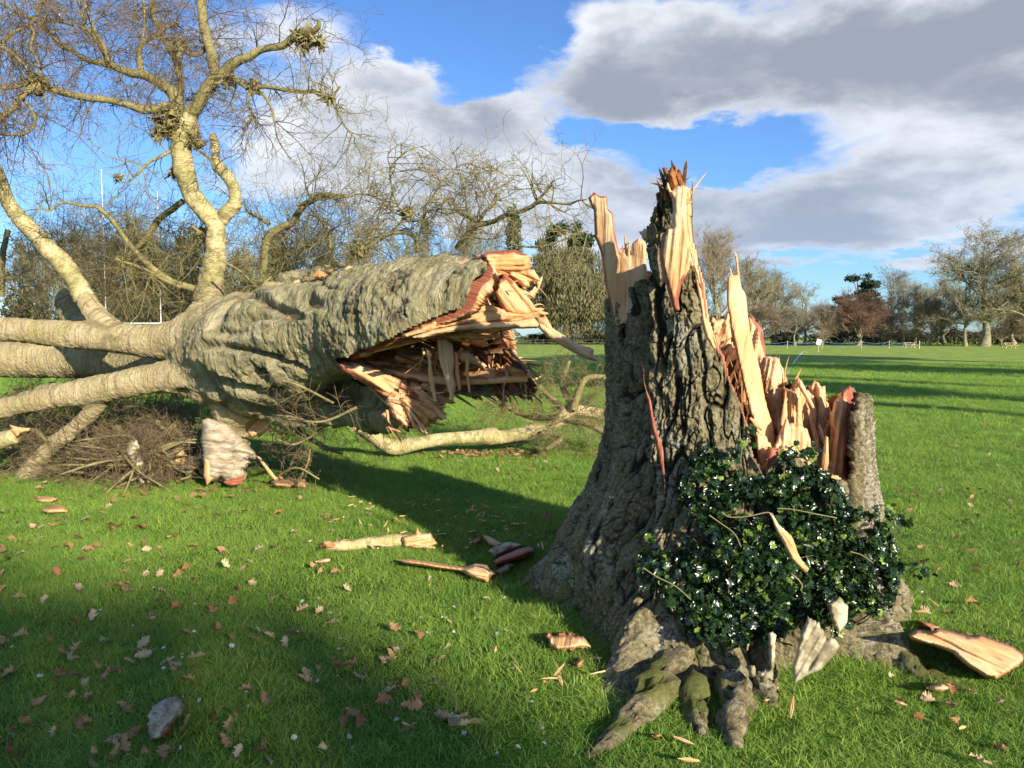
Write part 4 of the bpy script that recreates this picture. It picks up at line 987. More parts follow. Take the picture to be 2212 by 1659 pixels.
FS = [
    ('torn_chunk', [(1235, 240), (1330, 202), (1420, 192), (1500, 188), (1592, 225), (1597, 300), (1570, 330), (1620, 335), (1600, 360), (1470, 350), (1440, 345), (1380, 372), (1318, 342), (1305, 262), (1280, 218)], dict(depth=5.78, th=.26, fib=2, amp=.03, redge=12, redside=110, jag=3)),
    ('torn_chunk', [(1440, 335), (1520, 318), (1612, 312), (1640, 350), (1660, 393), (1600, 392), (1575, 430), (1545, 425), (1510, 395), (1470, 372)], dict(depth=5.75, th=.12, fib=-25, amp=.03, rot=.25, jag=4)),
    ('torn_chunk', [(1375, 400), (1430, 345), (1480, 378), (1530, 440), (1605, 520), (1640, 575), (1600, 600), (1500, 600), (1430, 580), (1390, 525), (1360, 460)], dict(depth=5.68, th=.10, fib=-52, amp=.012, redge=12, redside=170)),
    ('bark_fragment', [(1278, 388), (1310, 373), (1388, 395), (1372, 460), (1378, 512), (1330, 470), (1288, 430)], dict(depth=5.60, th=.05, mat_=M_FALL, bark=True, amp=.012)),
    ('torn_slab', [(1165, 570), (1200, 520), (1240, 465), (1290, 428), (1330, 480), (1385, 560), (1300, 610), (1120, 640), (1040, 640), (1000, 640)], dict(depth=5.80, th=.10, fib=38, amp=.018, redge=15, redside=150)),
    ('torn_slab', [(765, 752), (830, 706), (875, 690), (935, 655), (1010, 630), (1120, 622), (1220, 585), (1290, 490), (1330, 540), (1440, 572), (1560, 596), (1670, 574), (1692, 603), (1640, 626), (1500, 650), (1300, 668), (1100, 690), (900, 730), (840, 745)], dict(depth=5.72, th=.14, fib=7, amp=.030, jag=4)),
    ('torn_slab', [(840, 748), (960, 705), (1120, 672), (1300, 652), (1480, 648), (1620, 625), (1676, 640), (1672, 665), (1640, 690), (1500, 694), (1400, 700), (1250, 696), (1140, 706), (1000, 735), (900, 757)], dict(depth=5.62, th=.09, fib=5, amp=.020)),
    ('torn_slab', [(500, 850), (640, 800), (760, 757), (900, 740), (1010, 722), (1060, 730), (900, 775), (760, 810), (640, 835), (520, 870)], dict(depth=6.25, th=.10, fib=14, amp=.022, rot=.35)),
    ('bent_splinter', [(1636, 630), (1690, 606), (1722, 660), (1742, 690), (1790, 722), (1832, 748), (1900, 796), (1975, 812), (2008, 830), (2000, 860), (2032, 906), (2010, 905), (1960, 890), (1862, 840), (1760, 782), (1700, 745), (1655, 690)], dict(depth=5.52, th=.11, fib=-35, amp=.022, tilt=(-.0012, 0))),
    ('torn_lip', [(350, 908), (420, 900), (560, 925), (640, 960), (720, 1000), (800, 1015), (850, 1075), (900, 1120), (960, 1160), (990, 1187), (940, 1180), (880, 1150), (800, 1130), (720, 1140), (690, 1142), (600, 1085), (480, 1012), (390, 960)], dict(depth=6.45, th=.16, fib=-28, amp=.032, redge=16, redside=-125, jag=3)),
    ('torn_lip', [(700, 1140), (790, 1120), (880, 1150), (930, 1180), (1000, 1180), (1032, 1200), (1040, 1262), (1000, 1292), (960, 1280), (930, 1330), (935, 1372), (905, 1320), (850, 1290), (830, 1355), (800, 1345), (750, 1300), (705, 1240), (688, 1180)], dict(depth=6.3, th=.18, fib=-40, amp=.045, redge=14, redside=-160, jag=5, rot=.08)),
    ('torn_lip', [(560, 905), (640, 890), (760, 905), (880, 890), (905, 960), (900, 1060), (880, 1120), (800, 1090), (700, 1000), (620, 950)], dict(depth=6.85, th=.14, fib=-18, amp=.04, rot=.10, jag=4)),
    ('splinter', [(800, 1190), (815, 1188), (860, 1240), (900, 1300), (938, 1368), (925, 1365), (880, 1300), (830, 1240)], dict(depth=6.15, th=.03, fib=-50, amp=.005)),
    ('splinter', [(1002, 770), (1050, 760), (1100, 790), (1112, 900), (1105, 980), (1122, 1050), (1108, 1165), (1090, 1160), (1080, 1110), (1048, 1010), (1015, 890)], dict(depth=6.0, th=.07, fib=-84, amp=.022, jag=3)),
    ('splinter', [(922, 805), (945, 820), (972, 855), (962, 880), (978, 1010), (1002, 1166), (986, 1166), (955, 1060), (945, 960), (948, 880)], dict(depth=5.96, th=.03, fib=-86, amp=.008)),
    ('splinter', [(1110, 840), (1135, 850), (1142, 950), (1158, 1080), (1135, 1092), (1118, 1000)], dict(depth=6.02, th=.04, fib=-86, amp=.010)),
    ('splinter', [(1182, 870), (1206, 890), (1206, 980), (1217, 1098), (1202, 1094), (1184, 985)], dict(depth=6.0, th=.03, fib=-88, amp=.008)),
    ('splinter', [(902, 812), (918, 808), (925, 850), (910, 855)], dict(depth=5.95, th=.02, fib=-88, amp=.005)),
    ('torn_lip', [(1130, 850), (1200, 840), (1290, 900), (1330, 960), (1250, 920), (1160, 905)], dict(depth=6.1, th=.06, fib=-30, amp=.022, jag=4)),
    ('heartwood', [(1215, 838), (1330, 850), (1400, 850), (1450, 905), (1520, 960), (1580, 1010), (1620, 1070), (1645, 1078), (1625, 1100), (1612, 1136), (1585, 1155), (1572, 1120), (1530, 1090), (1440, 1005), (1340, 940)], dict(depth=6.15, th=.12, fib=-38, amp=.014, rot=.88)),
    ('rotten_wood', [(1400, 860), (1440, 820), (1475, 820), (1500, 860), (1560, 920), (1600, 1000), (1640, 1062), (1610, 1060), (1530, 990), (1440, 900)], dict(depth=6.05, th=.14, fib=-45, amp=.05, rot=.85, red=.3, jag=5)),
    ('torn_lip', [(1090, 1060), (1150, 1030), (1260, 1035), (1360, 1040), (1440, 1010), (1460, 1070), (1448, 1122), (1400, 1112), (1330, 1090), (1240, 1068), (1150, 1075)], dict(depth=6.35, th=.14, fib=-8, amp=.03, rot=.45, jag=4)),
    ('torn_lip', [(1000, 1170), (1040, 1120), (1090, 1100), (1075, 1160), (1030, 1195)], dict(depth=6.5, th=.12, fib=40, amp=.03, rot=.6)),
    ('torn_lip', [(1398, 700), (1425, 702), (1432, 745), (1468, 785), (1462, 812), (1440, 812), (1410, 770)], dict(depth=5.8, th=.10, fib=-60, amp=.02, rot=.15, redge=8)),
]
for nm, pts_, kw in FS: slab(nm, C3(pts_), parent=FT, **kw)
splinters('splinter_mass', 70, at(1010, 765, 6.3), (.35, .25, .05), (.06, .28), .4, FT, 41, wd=(.004, .016), rot=(.1, .7), up=(0, 0, -1))
splinters('splinter_mass', 150, at(960, 800, 6.6), (.45, .12, .12), (.12, .45), .25, FT, 44, wd=(.006, .026), rot=(.1, .7), up=(1, -.1, -.25))
splinters('splinter_mass', 120, at(850, 815, 6.65), (.28, .12, .07), (.10, .40), .22, FT, 45, wd=(.006, .026), rot=(0, .5), up=(1, -.2, -.45))
splinters('splinter_mass', 120, at(930, 722, 5.95), (.40, .12, .03), (.10, .35), .18, FT, 46, wd=(.004, .018), rot=(0, .35), up=(1, 0, .06))
splinters('splinter_mass', 70, at(880, 850, 6.3), (.20, .10, .08), (.10, .32), .25, FT, 48, wd=(.012, .045), rot=(.1, .5), up=(1, -.2, -.55))
splinters('splinter_mass', 60, at(1080, 600, 5.75), (.10, .08, .10), (.08, .22), .3, FT, 49, wd=(.010, .04), rot=(0, .3), up=(1, 0, -.2))
splinters('splinter_mass', 60, at(1020, 835, 6.35), (.35, .10, .04), (.08, .24), .3, FT, 50, wd=(.010, .035), rot=(.3, .9), up=(1, -.2, -.2))
splinters('splinter_mass', 90, at(1105, 815, 6.0), (.14, .12, .12), (.06, .22), .4, FT, 47, wd=(.004, .020), rot=(.3, 1), up=(.6, -.2, -.8))
splinters('splinter_mass', 40, at(880, 900, 6.35), (.20, .12, .10), (.06, .20), .5, FT, 42, wd=(.006, .03), rot=(0, .3), up=(.8, -.2, -.4))
splinters('splinter_mass', 40, at(1090, 640, 5.85), (.25, .1, .12), (.05, .16), .5, FT, 43, wd=(.006, .025), rot=(0, .1), up=(1, 0, 0))
slab('torn_foot_bark', C2([(1270, 1130), (1310, 1120), (1420, 1150), (1500, 1220), (1560, 1290), (1625, 1370), (1590, 1385), (1560, 1370), (1580, 1400), (1530, 1440), (1540, 1490), (1480, 1540), (1420, 1535), (1390, 1490), (1340, 1520), (1290, 1510), (1275, 1380), (1260, 1250)]), 8.0, .34, mat_=M_PAPER, parent=FT, fib=-6, amp=.022, round_=26)
slab('torn_foot_wood', C2([(1540, 1200), (1600, 1110), (1690, 1100), (1700, 1150), (1770, 1220), (1755, 1235), (1690, 1190), (1640, 1230), (1580, 1250)]), 8.2, .12, fib=50, amp=.03, rot=.2, parent=FT, jag=4)
slab('splinter', C2([(1615, 1360), (1635, 1365), (1720, 1470), (1750, 1505), (1725, 1512), (1680, 1460)]), 7.9, .05, fib=-52, amp=.006, parent=FT)
slab('torn_foot_wood', C2([(1285, 1370), (1320, 1390), (1325, 1480), (1345, 1500), (1300, 1535), (1280, 1480)]), 7.86, .05, fib=85, amp=.01, parent=FT)
slab('torn_foot_wood', C2([(1400, 1520), (1450, 1500), (1530, 1490), (1520, 1530), (1470, 1548), (1420, 1540)]), 7.84, .05, fib=5, amp=.01, red=.8, parent=FT)

# ---- limbs and stems of the fallen crown, traced
K1 = .3906; c1 = lambda l, d0, d1=None, k=1.0: [(x * K1, y * K1, rr_ * K1 * k, d0 + ((d1 if d1 is not None else d0) - d0) * i / (len(l) - 1)) for i, (x, y, rr_) in enumerate(l)]
c8 = lambda l, d0, d1=None, k=1.0: [(674 + x * .3047, 285 + y * .3047, rr_ * .3047 * k, d0 + ((d1 if d1 is not None else d0) - d0) * i / (len(l) - 1)) for i, (x, y, rr_) in enumerate(l)]
STEMS = [c1([(1155, 1640, 66), (1170, 1530, 60), (1195, 1420, 56), (1200, 1310, 52), (1185, 1225, 55), (1130, 1165, 52), (1065, 1070, 52), (1020, 960, 54), (1000, 870, 54), (1000, 780, 54), (1015, 710, 52), (1050, 640, 46)], 8.9, 8.7),
         c1([(1195, 1245, 45), (1235, 1195, 42), (1290, 1140, 38), (1300, 1080, 33), (1270, 1000, 30), (1225, 935, 32), (1195, 880, 24), (1190, 820, 22), (1178, 760, 20), (1178, 745, 16)], 8.85, 8.7),
         c1([(480, 1650, 58), (400, 1530, 50), (330, 1440, 50), (260, 1370, 48), (190, 1290, 44), (130, 1225, 43), (60, 1130, 38), (15, 1030, 34), (-20, 930, 30)], 8.7, 8.5)]
LIMBS = [c1([(1040, 660, 44), (1090, 590, 38), (1150, 500, 34), (1210, 420, 31), (1280, 370, 27), (1400, 310, 23), (1460, 268, 21), (1560, 242, 20), (1620, 200, 22), (1690, 195, 16), (1740, 180, 18), (1768, 150, 14), (1762, 105, 8)], 8.7, 8.2),
         c1([(1200, 430, 28), (1185, 350, 30), (1165, 270, 28), (1140, 200, 27), (1125, 100, 26), (1120, 0, 23), (1125, -120, 20)], 8.7, 8.9),
         c1([(1010, 680, 46), (985, 590, 42), (960, 510, 36), (900, 465, 28), (850, 440, 26), (800, 415, 25), (740, 402, 24), (660, 378, 20), (590, 350, 19), (480, 330, 15), (400, 285, 14), (320, 240, 13), (270, 180, 12), (190, 112, 11), (100, 70, 10), (-40, -20, 8)], 8.8, 8.6),
         c1([(985, 540, 30), (992, 420, 21), (965, 320, 20), (930, 250, 18), (880, 150, 16), (845, 60, 15), (815, -50, 12)], 8.9, 9.3),
         c1([(780, 395, 20), (772, 330, 16), (775, 275, 14), (795, 235, 14), (860, 200, 13), (930, 150, 11), (990, 125, 11)], 8.75, 8.9),
         c1([(778, 270, 12), (795, 180, 10), (800, 90, 9), (790, -20, 8)], 8.8, 8.8),
         c1([(1010, 650, 36), (930, 590, 28), (860, 598, 24), (800, 602, 23), (700, 572, 21), (560, 545, 20), (420, 525, 19), (330, 500, 19), (220, 470, 17), (100, 472, 14), (0, 480, 11), (-60, 480, 8)], 8.65, 8.1),
         c1([(215, 440, 17), (160, 500, 16), (110, 545, 16), (60, 610, 15), (0, 650, 14), (-50, 690, 12)], 8.1, 7.9),
         c1([(200, 450, 15), (150, 380, 13), (90, 310, 10), (0, 250, 9), (-60, 220, 7)], 8.1, 8.2),
         c1([(225, 420, 11), (210, 340, 9), (170, 260, 8), (190, 190, 7), (160, 130, 6)], 8.1, 8.2),
         c1([(595, 345, 15), (560, 260, 13), (510, 190, 12), (465, 120, 11), (440, 0, 8)], 8.7, 8.8),
         c1([(600, 335, 13), (570, 240, 11), (530, 180, 10), (490, 80, 8), (450, -30, 7)], 8.6, 8.4),
         c1([(1270, 415, 20), (1330, 455, 16), (1390, 490, 15), (1450, 480, 12), (1550, 495, 12), (1660, 512, 11), (1740, 506, 12), (1800, 540, 11), (1842, 562, 9), (1850, 520, 6), (1880, 480, 5)], 8.6, 8.2),
         c1([(1010, 270, 16), (1050, 300, 13), (1100, 300, 12), (1145, 262, 12)], 8.9, 8.8),
         c1([(985, 320, 16), (985, 250, 17), (1000, 210, 10)], 8.85, 8.85),
         c1([(190, 115, 10), (215, 60, 9), (245, -20, 8)], 8.6, 8.6), c1([(190, 115, 11), (120, 160, 10), (60, 190, 10), (0, 235, 9), (-50, 270, 8)], 8.6, 8.4),
         c1([(130, 550, 9), (180, 620, 8), (190, 690, 8), (130, 740, 8), (60, 745, 7), (-40, 740, 6)], 8.1, 7.9),
         c1([(410, 140, 9), (330, 120, 8), (230, 120, 7)], 8.7, 8.7),
         c1([(1390, 490, 10), (1370, 560, 8), (1390, 640, 6), (1340, 720, 4)], 8.5, 8.4), c1([(1440, 500, 8), (1500, 590, 7), (1520, 680, 5)], 8.4, 8.3),
         c1([(1840, 560, 8), (1880, 640, 6), (1910, 700, 5), (1960, 760, 3)], 8.2, 8.1),
         c1([(960, 830, 9), (880, 870, 9), (820, 900, 8), (760, 960, 7), (700, 1010, 5)], 8.7, 8.4),
         c1([(1085, 690, 26), (1090, 750, 24), (1095, 830, 16)], 8.75, 8.75),
         c1([(1100, 830, 8), (1160, 880, 8), (1190, 950, 8)], 8.7, 8.6),
         c1([(1450, 1560, 20), (1455, 1480, 22), (1465, 1400, 21), (1490, 1300, 24), (1560, 1255, 22), (1620, 1230, 22), (1650, 1180, 20), (1690, 1130, 18), (1740, 1100, 17), (1800, 1082, 17), (1860, 1090, 14), (1925, 1085, 9)], 9.6, 9.3),
         c1([(1490, 1240, 12), (1430, 1200, 10), (1370, 1170, 8), (1350, 1110, 6)], 9.5, 9.6), c1([(1720, 1325, 9), (1660, 1370, 10), (1580, 1420, 12), (1500, 1460, 12)], 9.6, 9.7),
         c1([(1015, 1110, 15), (950, 1160, 17), (890, 1200, 17), (840, 1270, 17), (790, 1340, 17), (720, 1410, 16), (680, 1480, 14)], 9.6, 10),
         c1([(530, 1140, 12), (600, 1195, 13), (650, 1260, 13), (700, 1330, 14), (770, 1410, 16), (850, 1490, 17), (950, 1560, 20), (1080, 1600, 20)], 8.2, 8.5),
         c1([(640, 1430, 8), (780, 1480, 9), (900, 1545, 10), (1000, 1590, 10)], 8.1, 8.4), c1([(1230, 1440, 6), (1330, 1500, 7), (1420, 1590, 8)], 8.3, 8.3), c1([(1500, 1530, 6), (1440, 1590, 8), (1380, 1650, 9)], 8.3, 8.0),
         c1([(530, 1140, 10), (450, 1135, 8), (350, 1120, 7), (270, 1165, 5), (200, 1120, 4)], 8.2, 8.0),
         c1([(45, 1270, 14), (30, 1330, 13), (20, 1400, 16), (12, 1500, 15), (8, 1640, 15)], 9.8, 9.8),
         c8([(1035, 830, 24), (1060, 780, 22), (1110, 720, 21), (1180, 660, 20), (1290, 632, 17), (1350, 600, 18), (1440, 575, 15), (1540, 540, 16), (1610, 500, 13), (1700, 505, 9), (1820, 512, 8), (1880, 490, 6), (1950, 478, 4)], 8.0, 7.0),
         c8([(1180, 655, 14), (1230, 560, 13), (1290, 495, 13), (1312, 440, 15)], 7.8, 7.8),
         c8([(1165, 640, 12), (1090, 595, 11), (1045, 575, 11), (1010, 520, 10), (990, 470, 8), (930, 500, 6), (915, 590, 5)], 7.8, 8.0),
         c8([(1105, 600, 9), (1095, 520, 8), (1085, 420, 6), (1060, 330, 5), (1080, 230, 4), (1150, 220, 3)], 7.8, 7.9),
         c8([(1600, 492, 9), (1575, 450, 8), (1555, 390, 6), (1520, 310, 5), (1480, 255, 3)], 7.2, 7.1), c8([(1600, 490, 9), (1655, 430, 8), (1712, 368, 7)], 7.1, 7.0),
         c8([(320, 860, 17), (410, 812, 14), (480, 765, 14), (550, 728, 14), (640, 715, 13), (700, 735, 11), (740, 775, 12), (752, 850, 13)], 8.4, 8.2),
         c8([(545, 730, 10), (620, 650, 9), (660, 600, 9), (705, 560, 11)], 8.3, 8.3), c8([(375, 805, 10), (430, 720, 9), (495, 640, 7)], 8.4, 8.4), c8([(440, 720, 5), (425, 650, 5)], 8.4, 8.4),
         c8([(738, 765, 10), (775, 690, 9), (795, 600, 9), (800, 530, 9), (850, 470, 8), (900, 385, 8), (960, 305, 7), (1060, 235, 6), (1150, 235, 5), (1290, 300, 3)], 8.2, 7.9),
         c8([(640, 590, 7), (590, 480, 6), (565, 380, 6), (553, 270, 6), (600, 200, 5), (700, 125, 4), (840, 90, 2)], 8.3, 8.0), c8([(555, 270, 4), (540, 160, 4), (620, 80, 2)], 8.2, 8.1),
         c8([(650, 600, 6), (560, 560, 5), (480, 480, 5), (400, 450, 4), (300, 440, 3)], 8.3, 8.5), c8([(60, 620, 9), (120, 720, 10), (130, 860, 10)], 9, 9), c8([(60, 620, 8), (0, 590, 8), (-60, 600, 7)], 9, 9),
         c8([(-110, 520, 10), (0, 490, 16), (90, 450, 14), (150, 470, 12), (255, 460, 8)], 9.2, 9.0), c8([(1960, 700, 3), (1800, 760, 6), (1600, 815, 8), (1400, 800, 6)], 6.9, 7.2)]


def limb(geo, rows_, sides, wob=.16):
    r_ = smooth_poly(np.array(rows_, float), 5); P = at(r_[:, 0], r_[:, 1], r_[:, 3]); R = r_[:, 2] / FPX * r_[:, 3]
    nn = fbm(P * 6, 2, 7); R = R * (1 + wob * nn)
    P = P + .35 * R.max() * np.stack([fbm(P * 4 + k * 9, 2, 9) for k in range(3)], -1)
    tubes(geo, [P], [R], sides=sides); return P, R


allP = []
for l in STEMS:
    r_ = smooth_poly(np.array(l, float), 14); P = at(r_[:, 0], r_[:, 1], r_[:, 3]); R = r_[:, 2] / FPX * r_[:, 3]
    P = P + .25 * R.max() * np.stack([fbm(P * 2.2 + k * 9, 2, 9) for k in range(3)], -1)
    g_ = Geo(); tubes(g_, [P], [R], sides=26); Vv = g_.V[0].reshape(len(P), 26, 3); n_ = Vv - P[:, None]; n_ /= np.linalg.norm(n_, axis=-1, keepdims=True)
    dd_ = .10 * R[:, None] * fbm(Vv * 7, 3, 31) * 2 + .012 * fbm(Vv * 26, 3, 33) + .008 * fbm(Vv * np.array([12, 12, 60]), 2, 35)
    g_.V[0] = (Vv + n_ * dd_[..., None]).reshape(-1, 3); g_.build('stem', M_STEM, FT); allP.append((P, R))
for l in LIMBS:
    g_ = Geo(); P, R = limb(g_, l, 8); g_.build('limb', M_BR, FT); allP.append((P, R))


def twigify(src, n1, L1, r1, n2=4, n3=4, droop=.5, seed=1, rmax=.09, zmin=None, wild=.75, k2=.5, k3=.45, geo=None, pts_=7):
    """vectorised birch-like twigs: three generations; src = list of (P, R)"""
    r_ = np.random.default_rng(seed); geo = geo or Geo()
    w_ = [np.linalg.norm(np.diff(P, axis=0), axis=1) * (R[:-1] < rmax) for P, R in src]
    B = np.concatenate([P[:-1] for P, R in src]); Tn = np.concatenate([np.diff(P, axis=0) for P, R in src]); ww = np.concatenate(w_); ww /= ww.sum()
    ix = r_.choice(len(B), n1, p=ww); b = B[ix] + Tn[ix] * r_.random((n1, 1)); t = Tn[ix] / np.linalg.norm(Tn[ix], axis=1, keepdims=True)

    def gen(b, t, Ls, rad, dr, wl):
        n = len(b); q = r_.normal(size=(n, 3)); q -= t * (q * t).sum(1, keepdims=True); q /= np.linalg.norm(q, axis=1, keepdims=True)
        d = t * (1 - wl) + q * wl * 1.1; d /= np.linalg.norm(d, axis=1, keepdims=True)
        P = [b]; st = Ls / (pts_ - 1)
        for k in range(pts_ - 1):
            d = d + r_.normal(0, .20, (n, 3)); d[:, 2] -= dr * .16 * (k / pts_ + .2); d /= np.linalg.norm(d, axis=1, keepdims=True); P.append(P[-1] + d * st[:, None])
        P = np.stack(P, 1); R = rad[:, None] * np.linspace(1, .35, pts_)[None]
        return P, R
    out = []
    P1, R1 = gen(b, t, L1 * r_.uniform(.4, 1.3, n1), r1 * r_.uniform(.6, 1.2, n1), droop, wild); out.append((P1, R1))

    def kids(P, R, n, k, rk, dr):
        m = len(P) * n; i = np.repeat(np.arange(len(P)), n); s = r_.integers(1, pts_ - 1, m)
        b = P[i, s]; t = P[i, s + 1] - P[i, s]; Ls = np.linalg.norm(t, axis=1) * (pts_ - 1) * k * r_.uniform(.5, 1.3, m); t /= np.linalg.norm(t, axis=1, keepdims=True)
        return gen(b, t, Ls, R[i, s] * rk, dr, .55)
    P2, R2 = kids(P1, R1, n2, k2, .7, droop * 1.2); out.append((P2, R2))
    if n3: P3, R3 = kids(P2, R2, n3, k3, .8, droop * 1.4); out.append((P3, R3))
    for P, R in out:
        if zmin is not None: P[..., 2] = np.maximum(P[..., 2], zmin)
        tubes(geo, list(P), list(np.maximum(R, .0016)), sides=3, cap=False)
    return geo


upper = [(P, R) for P, R in allP[3:]]
left = [(P, R) for (P, R) in upper if proj(P[len(P) // 2])[0] < 640 and proj(P[-1])[1] < 320]
mids = [(P, R) for (P, R) in upper if proj(P[len(P) // 2])[0] >= 640 or proj(P[len(P) // 2])[1] > 330]
twigify(left, 350, .75, .0065, 5, 4, .75, 3).build('twigs', M_TWIG, FT)
twigify(mids, 430, .62, .007, 5, 4, .25, 4).build('twigs', M_TWIGG, FT)
ends = []
for P, R in left:
    if R[-1] < .05: ends.append((P[-8:], R[-8:]))
twigify(ends, 80, .8, .006, 5, 4, 1.0, 5).build('twigs', M_TWIG, FT)
# dense knots of short shoots
for (kx, ky, kd, kr, kn, mm) in ((372, 258, 8.6, .26, 170, 0), (352, 275, 8.7, .3, 120, 0), (424, 305, 8.7, .14, 120, 0), (488, 172, 8.6, .16, 90, 0), (655, 82, 8.2, .17, 120, 0), (385, 95, 8.9, .12, 70, 0), (548, 186, 8.5, .12, 60, 0), (710, 212, 8.2, .08, 40, 0), (76, 180, 8.1, .2, 90, 0),
                                 (445, 508, 9.0, .2, 90, 1), (775, 538, 8.4, .16, 120, 1), (880, 458, 8.3, .10, 60, 1), (255, 385, 8.9, .06, 30, 0), (690, 90, 8.2, .10, 40, 0), (377, 374, 8.85, .09, 50, 0)):
    c = at(kx, ky, kd); r_ = np.random.default_rng(int(kx)); P = c + r_.normal(0, kr * .24, (kn, 3)); d = r_.normal(size=(kn, 3)); d /= np.linalg.norm(d, axis=1, keepdims=True); d = d * r_.uniform(.04, kr * .75, (kn, 1))
    g_ = Geo(); q = np.stack([P, P + d * .5 + r_.normal(0, .012, d.shape), P + d + r_.normal(0, .02, d.shape)], 1)
    tubes(g_, list(q), list(np.repeat([[.008, .005, .002]], kn, 0)), 3, False)
    bb = c + r_.normal(0, kr * .2, (26, 3)); tubes(g_, list(np.stack([bb, bb + r_.normal(0, .05, bb.shape)], 1)), list(np.repeat([[.045, .02]], 26, 0) * (kr / .3)), 6)
    g_.build('shoot_knot', M_TWIGG, FT)

# ------------------------------------------------------------------ holly on the stump
def m_holly(b, p, o):
    r = b.attr('rnd', 'Fac')
    c = b.mix(b.ss(r, 0, .8), (0.006, 0.020, 0.005), (0.018, 0.045, 0.011)); c = b.mix(b.ss(r, .86, .97), c, (0.16, 0.24, 0.035))
    b.put(p.inputs['Base Color'], c); p.inputs['Roughness'].default_value = .27; p.inputs['Specular IOR Level'].default_value = .6


M_HOLLY = mat('holly_leaf', m_holly)
HP = C5([(700, 240), (735, 120), (760, 60), (870, 45), (920, 120), (980, 150), (1070, 185), (1100, 110), (1180, 40), (1300, 60), (1350, 170), (1410, 210), (1440, 290), (1590, 360), (1630, 480), (1660, 560), (1640, 650), (1620, 750), (1540, 770), (1450, 720), (1430, 850), (1330, 800), (1250, 870), (1200, 960), (1080, 1005),
         (930, 990), (860, 900), (740, 870), (690, 800), (650, 720), (560, 640), (500, 560), (520, 400), (600, 470), (690, 480), (770, 400), (740, 300)])
LT = np.linspace(0, 1, 9); LW_ = np.sin(math.pi * np.clip(LT, .02, .98)) ** .6 * .42 * np.array([.4, .75, 1.35, .78, 1.4, .80, 1.35, .8, .2])
LC = np.stack([0 * LT, LT, .10 * np.sin(LT * 3)], -1); und = np.array([0, 0, .16, -.06, -.10, 0, .16, -.05, 0])
LL = np.stack([-LW_, LT + .06 * (LW_ > .4), .12 * LW_ + und + .10 * np.sin(LT * 3)], -1); LR = np.stack([LW_, LT + .06 * (LW_ > .4), .12 * LW_ - und * .8 + .10 * np.sin(LT * 3)], -1)
HL = np.concatenate([LC, LL, LR]); n9 = 9
HF = np.concatenate([[[i, i + 1, n9 + i + 1, n9 + i], [i, 2 * n9 + i, 2 * n9 + i + 1, i + 1]] for i in range(8)]) if False else np.array([q for i in range(8) for q in ([i, i + 1, n9 + i + 1, n9 + i], [i, 2 * n9 + i, 2 * n9 + i + 1, i + 1])])


def scatter_leaf(geo, P, D, Nn, size, shape, F4=None, F3=None, rnd=None, **kw):
    """leaf shapes laid at P with axis D and face normal Nn (all arrays)"""
    D = D / np.linalg.norm(D, axis=1, keepdims=True); X_ = np.cross(D, Nn); X_ /= np.linalg.norm(X_, axis=1, keepdims=True) + 1e-9; Z_ = np.cross(X_, D)
    V = P[:, None] + size[:, None, None] * (shape[None, :, 0:1] * X_[:, None] + shape[None, :, 1:2] * D[:, None] + shape[None, :, 2:3] * Z_[:, None])
    k = len(shape); off = (np.arange(len(P)) * k)[:, None, None]
    geo.add(V.reshape(-1, 3), F3=(None if F3 is None else (F3[None] + off).reshape(-1, 3)), F4=(None if F4 is None else (F4[None] + off).reshape(-1, 4)), rnd=np.repeat(rng.random(len(P)) if rnd is None else rnd, k), **kw)


holly = empty('holly_bush', gnd(1700, 1440), 'dark glossy holly bush sprouting against the front of the stump', 'holly bush')
n = 110000; th_ = rng.uniform(-math.pi, 0, n); z_ = rng.uniform(.18, 1.35, n); c_, r0 = stumpR(th_, z_)
P0 = np.stack([c_ + r0 * np.cos(th_), SC[1] + r0 * np.sin(th_), z_], -1); nrm = np.stack([np.cos(th_), np.sin(th_), .25 + 0 * th_], -1)
ed = rng.random(n) ** .7; P0 = P0 + nrm * (ed * .17)[:, None] * (1 + .6 * fbm(P0 * 4, 2, 3))[:, None]; pq = proj(P0)
hole = fbm(P0 * 9, 2, 13)
ok = inpoly(pq[0], pq[1], HP) & (hole > -.13) & (P0[:, 1] > 2.2); dd = polydist(pq[0][ok], pq[1][ok], np.array(HP)); P0 = P0[ok]; nrm = nrm[ok]
kk = (rng.random(len(P0)) < .35 + .65 * sst(dd, 0, 25)); P0 = P0[kk][:11500]; nrm = nrm[kk][:11500]
ex = [at(1992, 1226, 3.9), at(1985, 1245, 3.9), at(1975, 1232, 3.9), at(1930, 1125, 3.95), at(1945, 1135, 3.9), at(1918, 1110, 3.9), at(1600, 960, 3.55), at(1590, 985, 3.5), at(1608, 935, 3.6), at(1715, 975, 3.6), at(1735, 985, 3.6), at(1760, 980, 3.65)]
P0 = np.concatenate([P0] + [np.array(e) + rng.normal(0, .022, (9, 3)) for e in ex]); nrm = np.concatenate([nrm, np.tile([[.3, -1, .3]], (9 * len(ex), 1))])
G = Geo(); D0 = rng.normal(0, 1, P0.shape) + nrm * .5 + np.array([0, 0, .25]); Nn = nrm + rng.normal(0, .65, P0.shape) + np.array([0, 0, .35])
scatter_leaf(G, P0, D0, Nn, rng.uniform(.022, .046, len(P0)), HL, F4=HF)
G.build('foliage', M_HOLLY, holly, smooth=True)
G = Geo(); b = P0[rng.integers(0, len(P0), 150)]; out_ = []
for p in b:
    q = p - np.array([.0, -.12, .16]) * rng.uniform(.5, 1.5) + rng.normal(0, .05, 3); m_ = (p + q) / 2 + rng.normal(0, .03, 3); out_.append(smooth_poly([q, m_, p], 3))
tubes(G, out_, [np.linspace(.006, .003, len(o_)) for o_ in out_], 4)
tag(G.build('inner_stems', M_TWIGG, holly), kind='stuff')
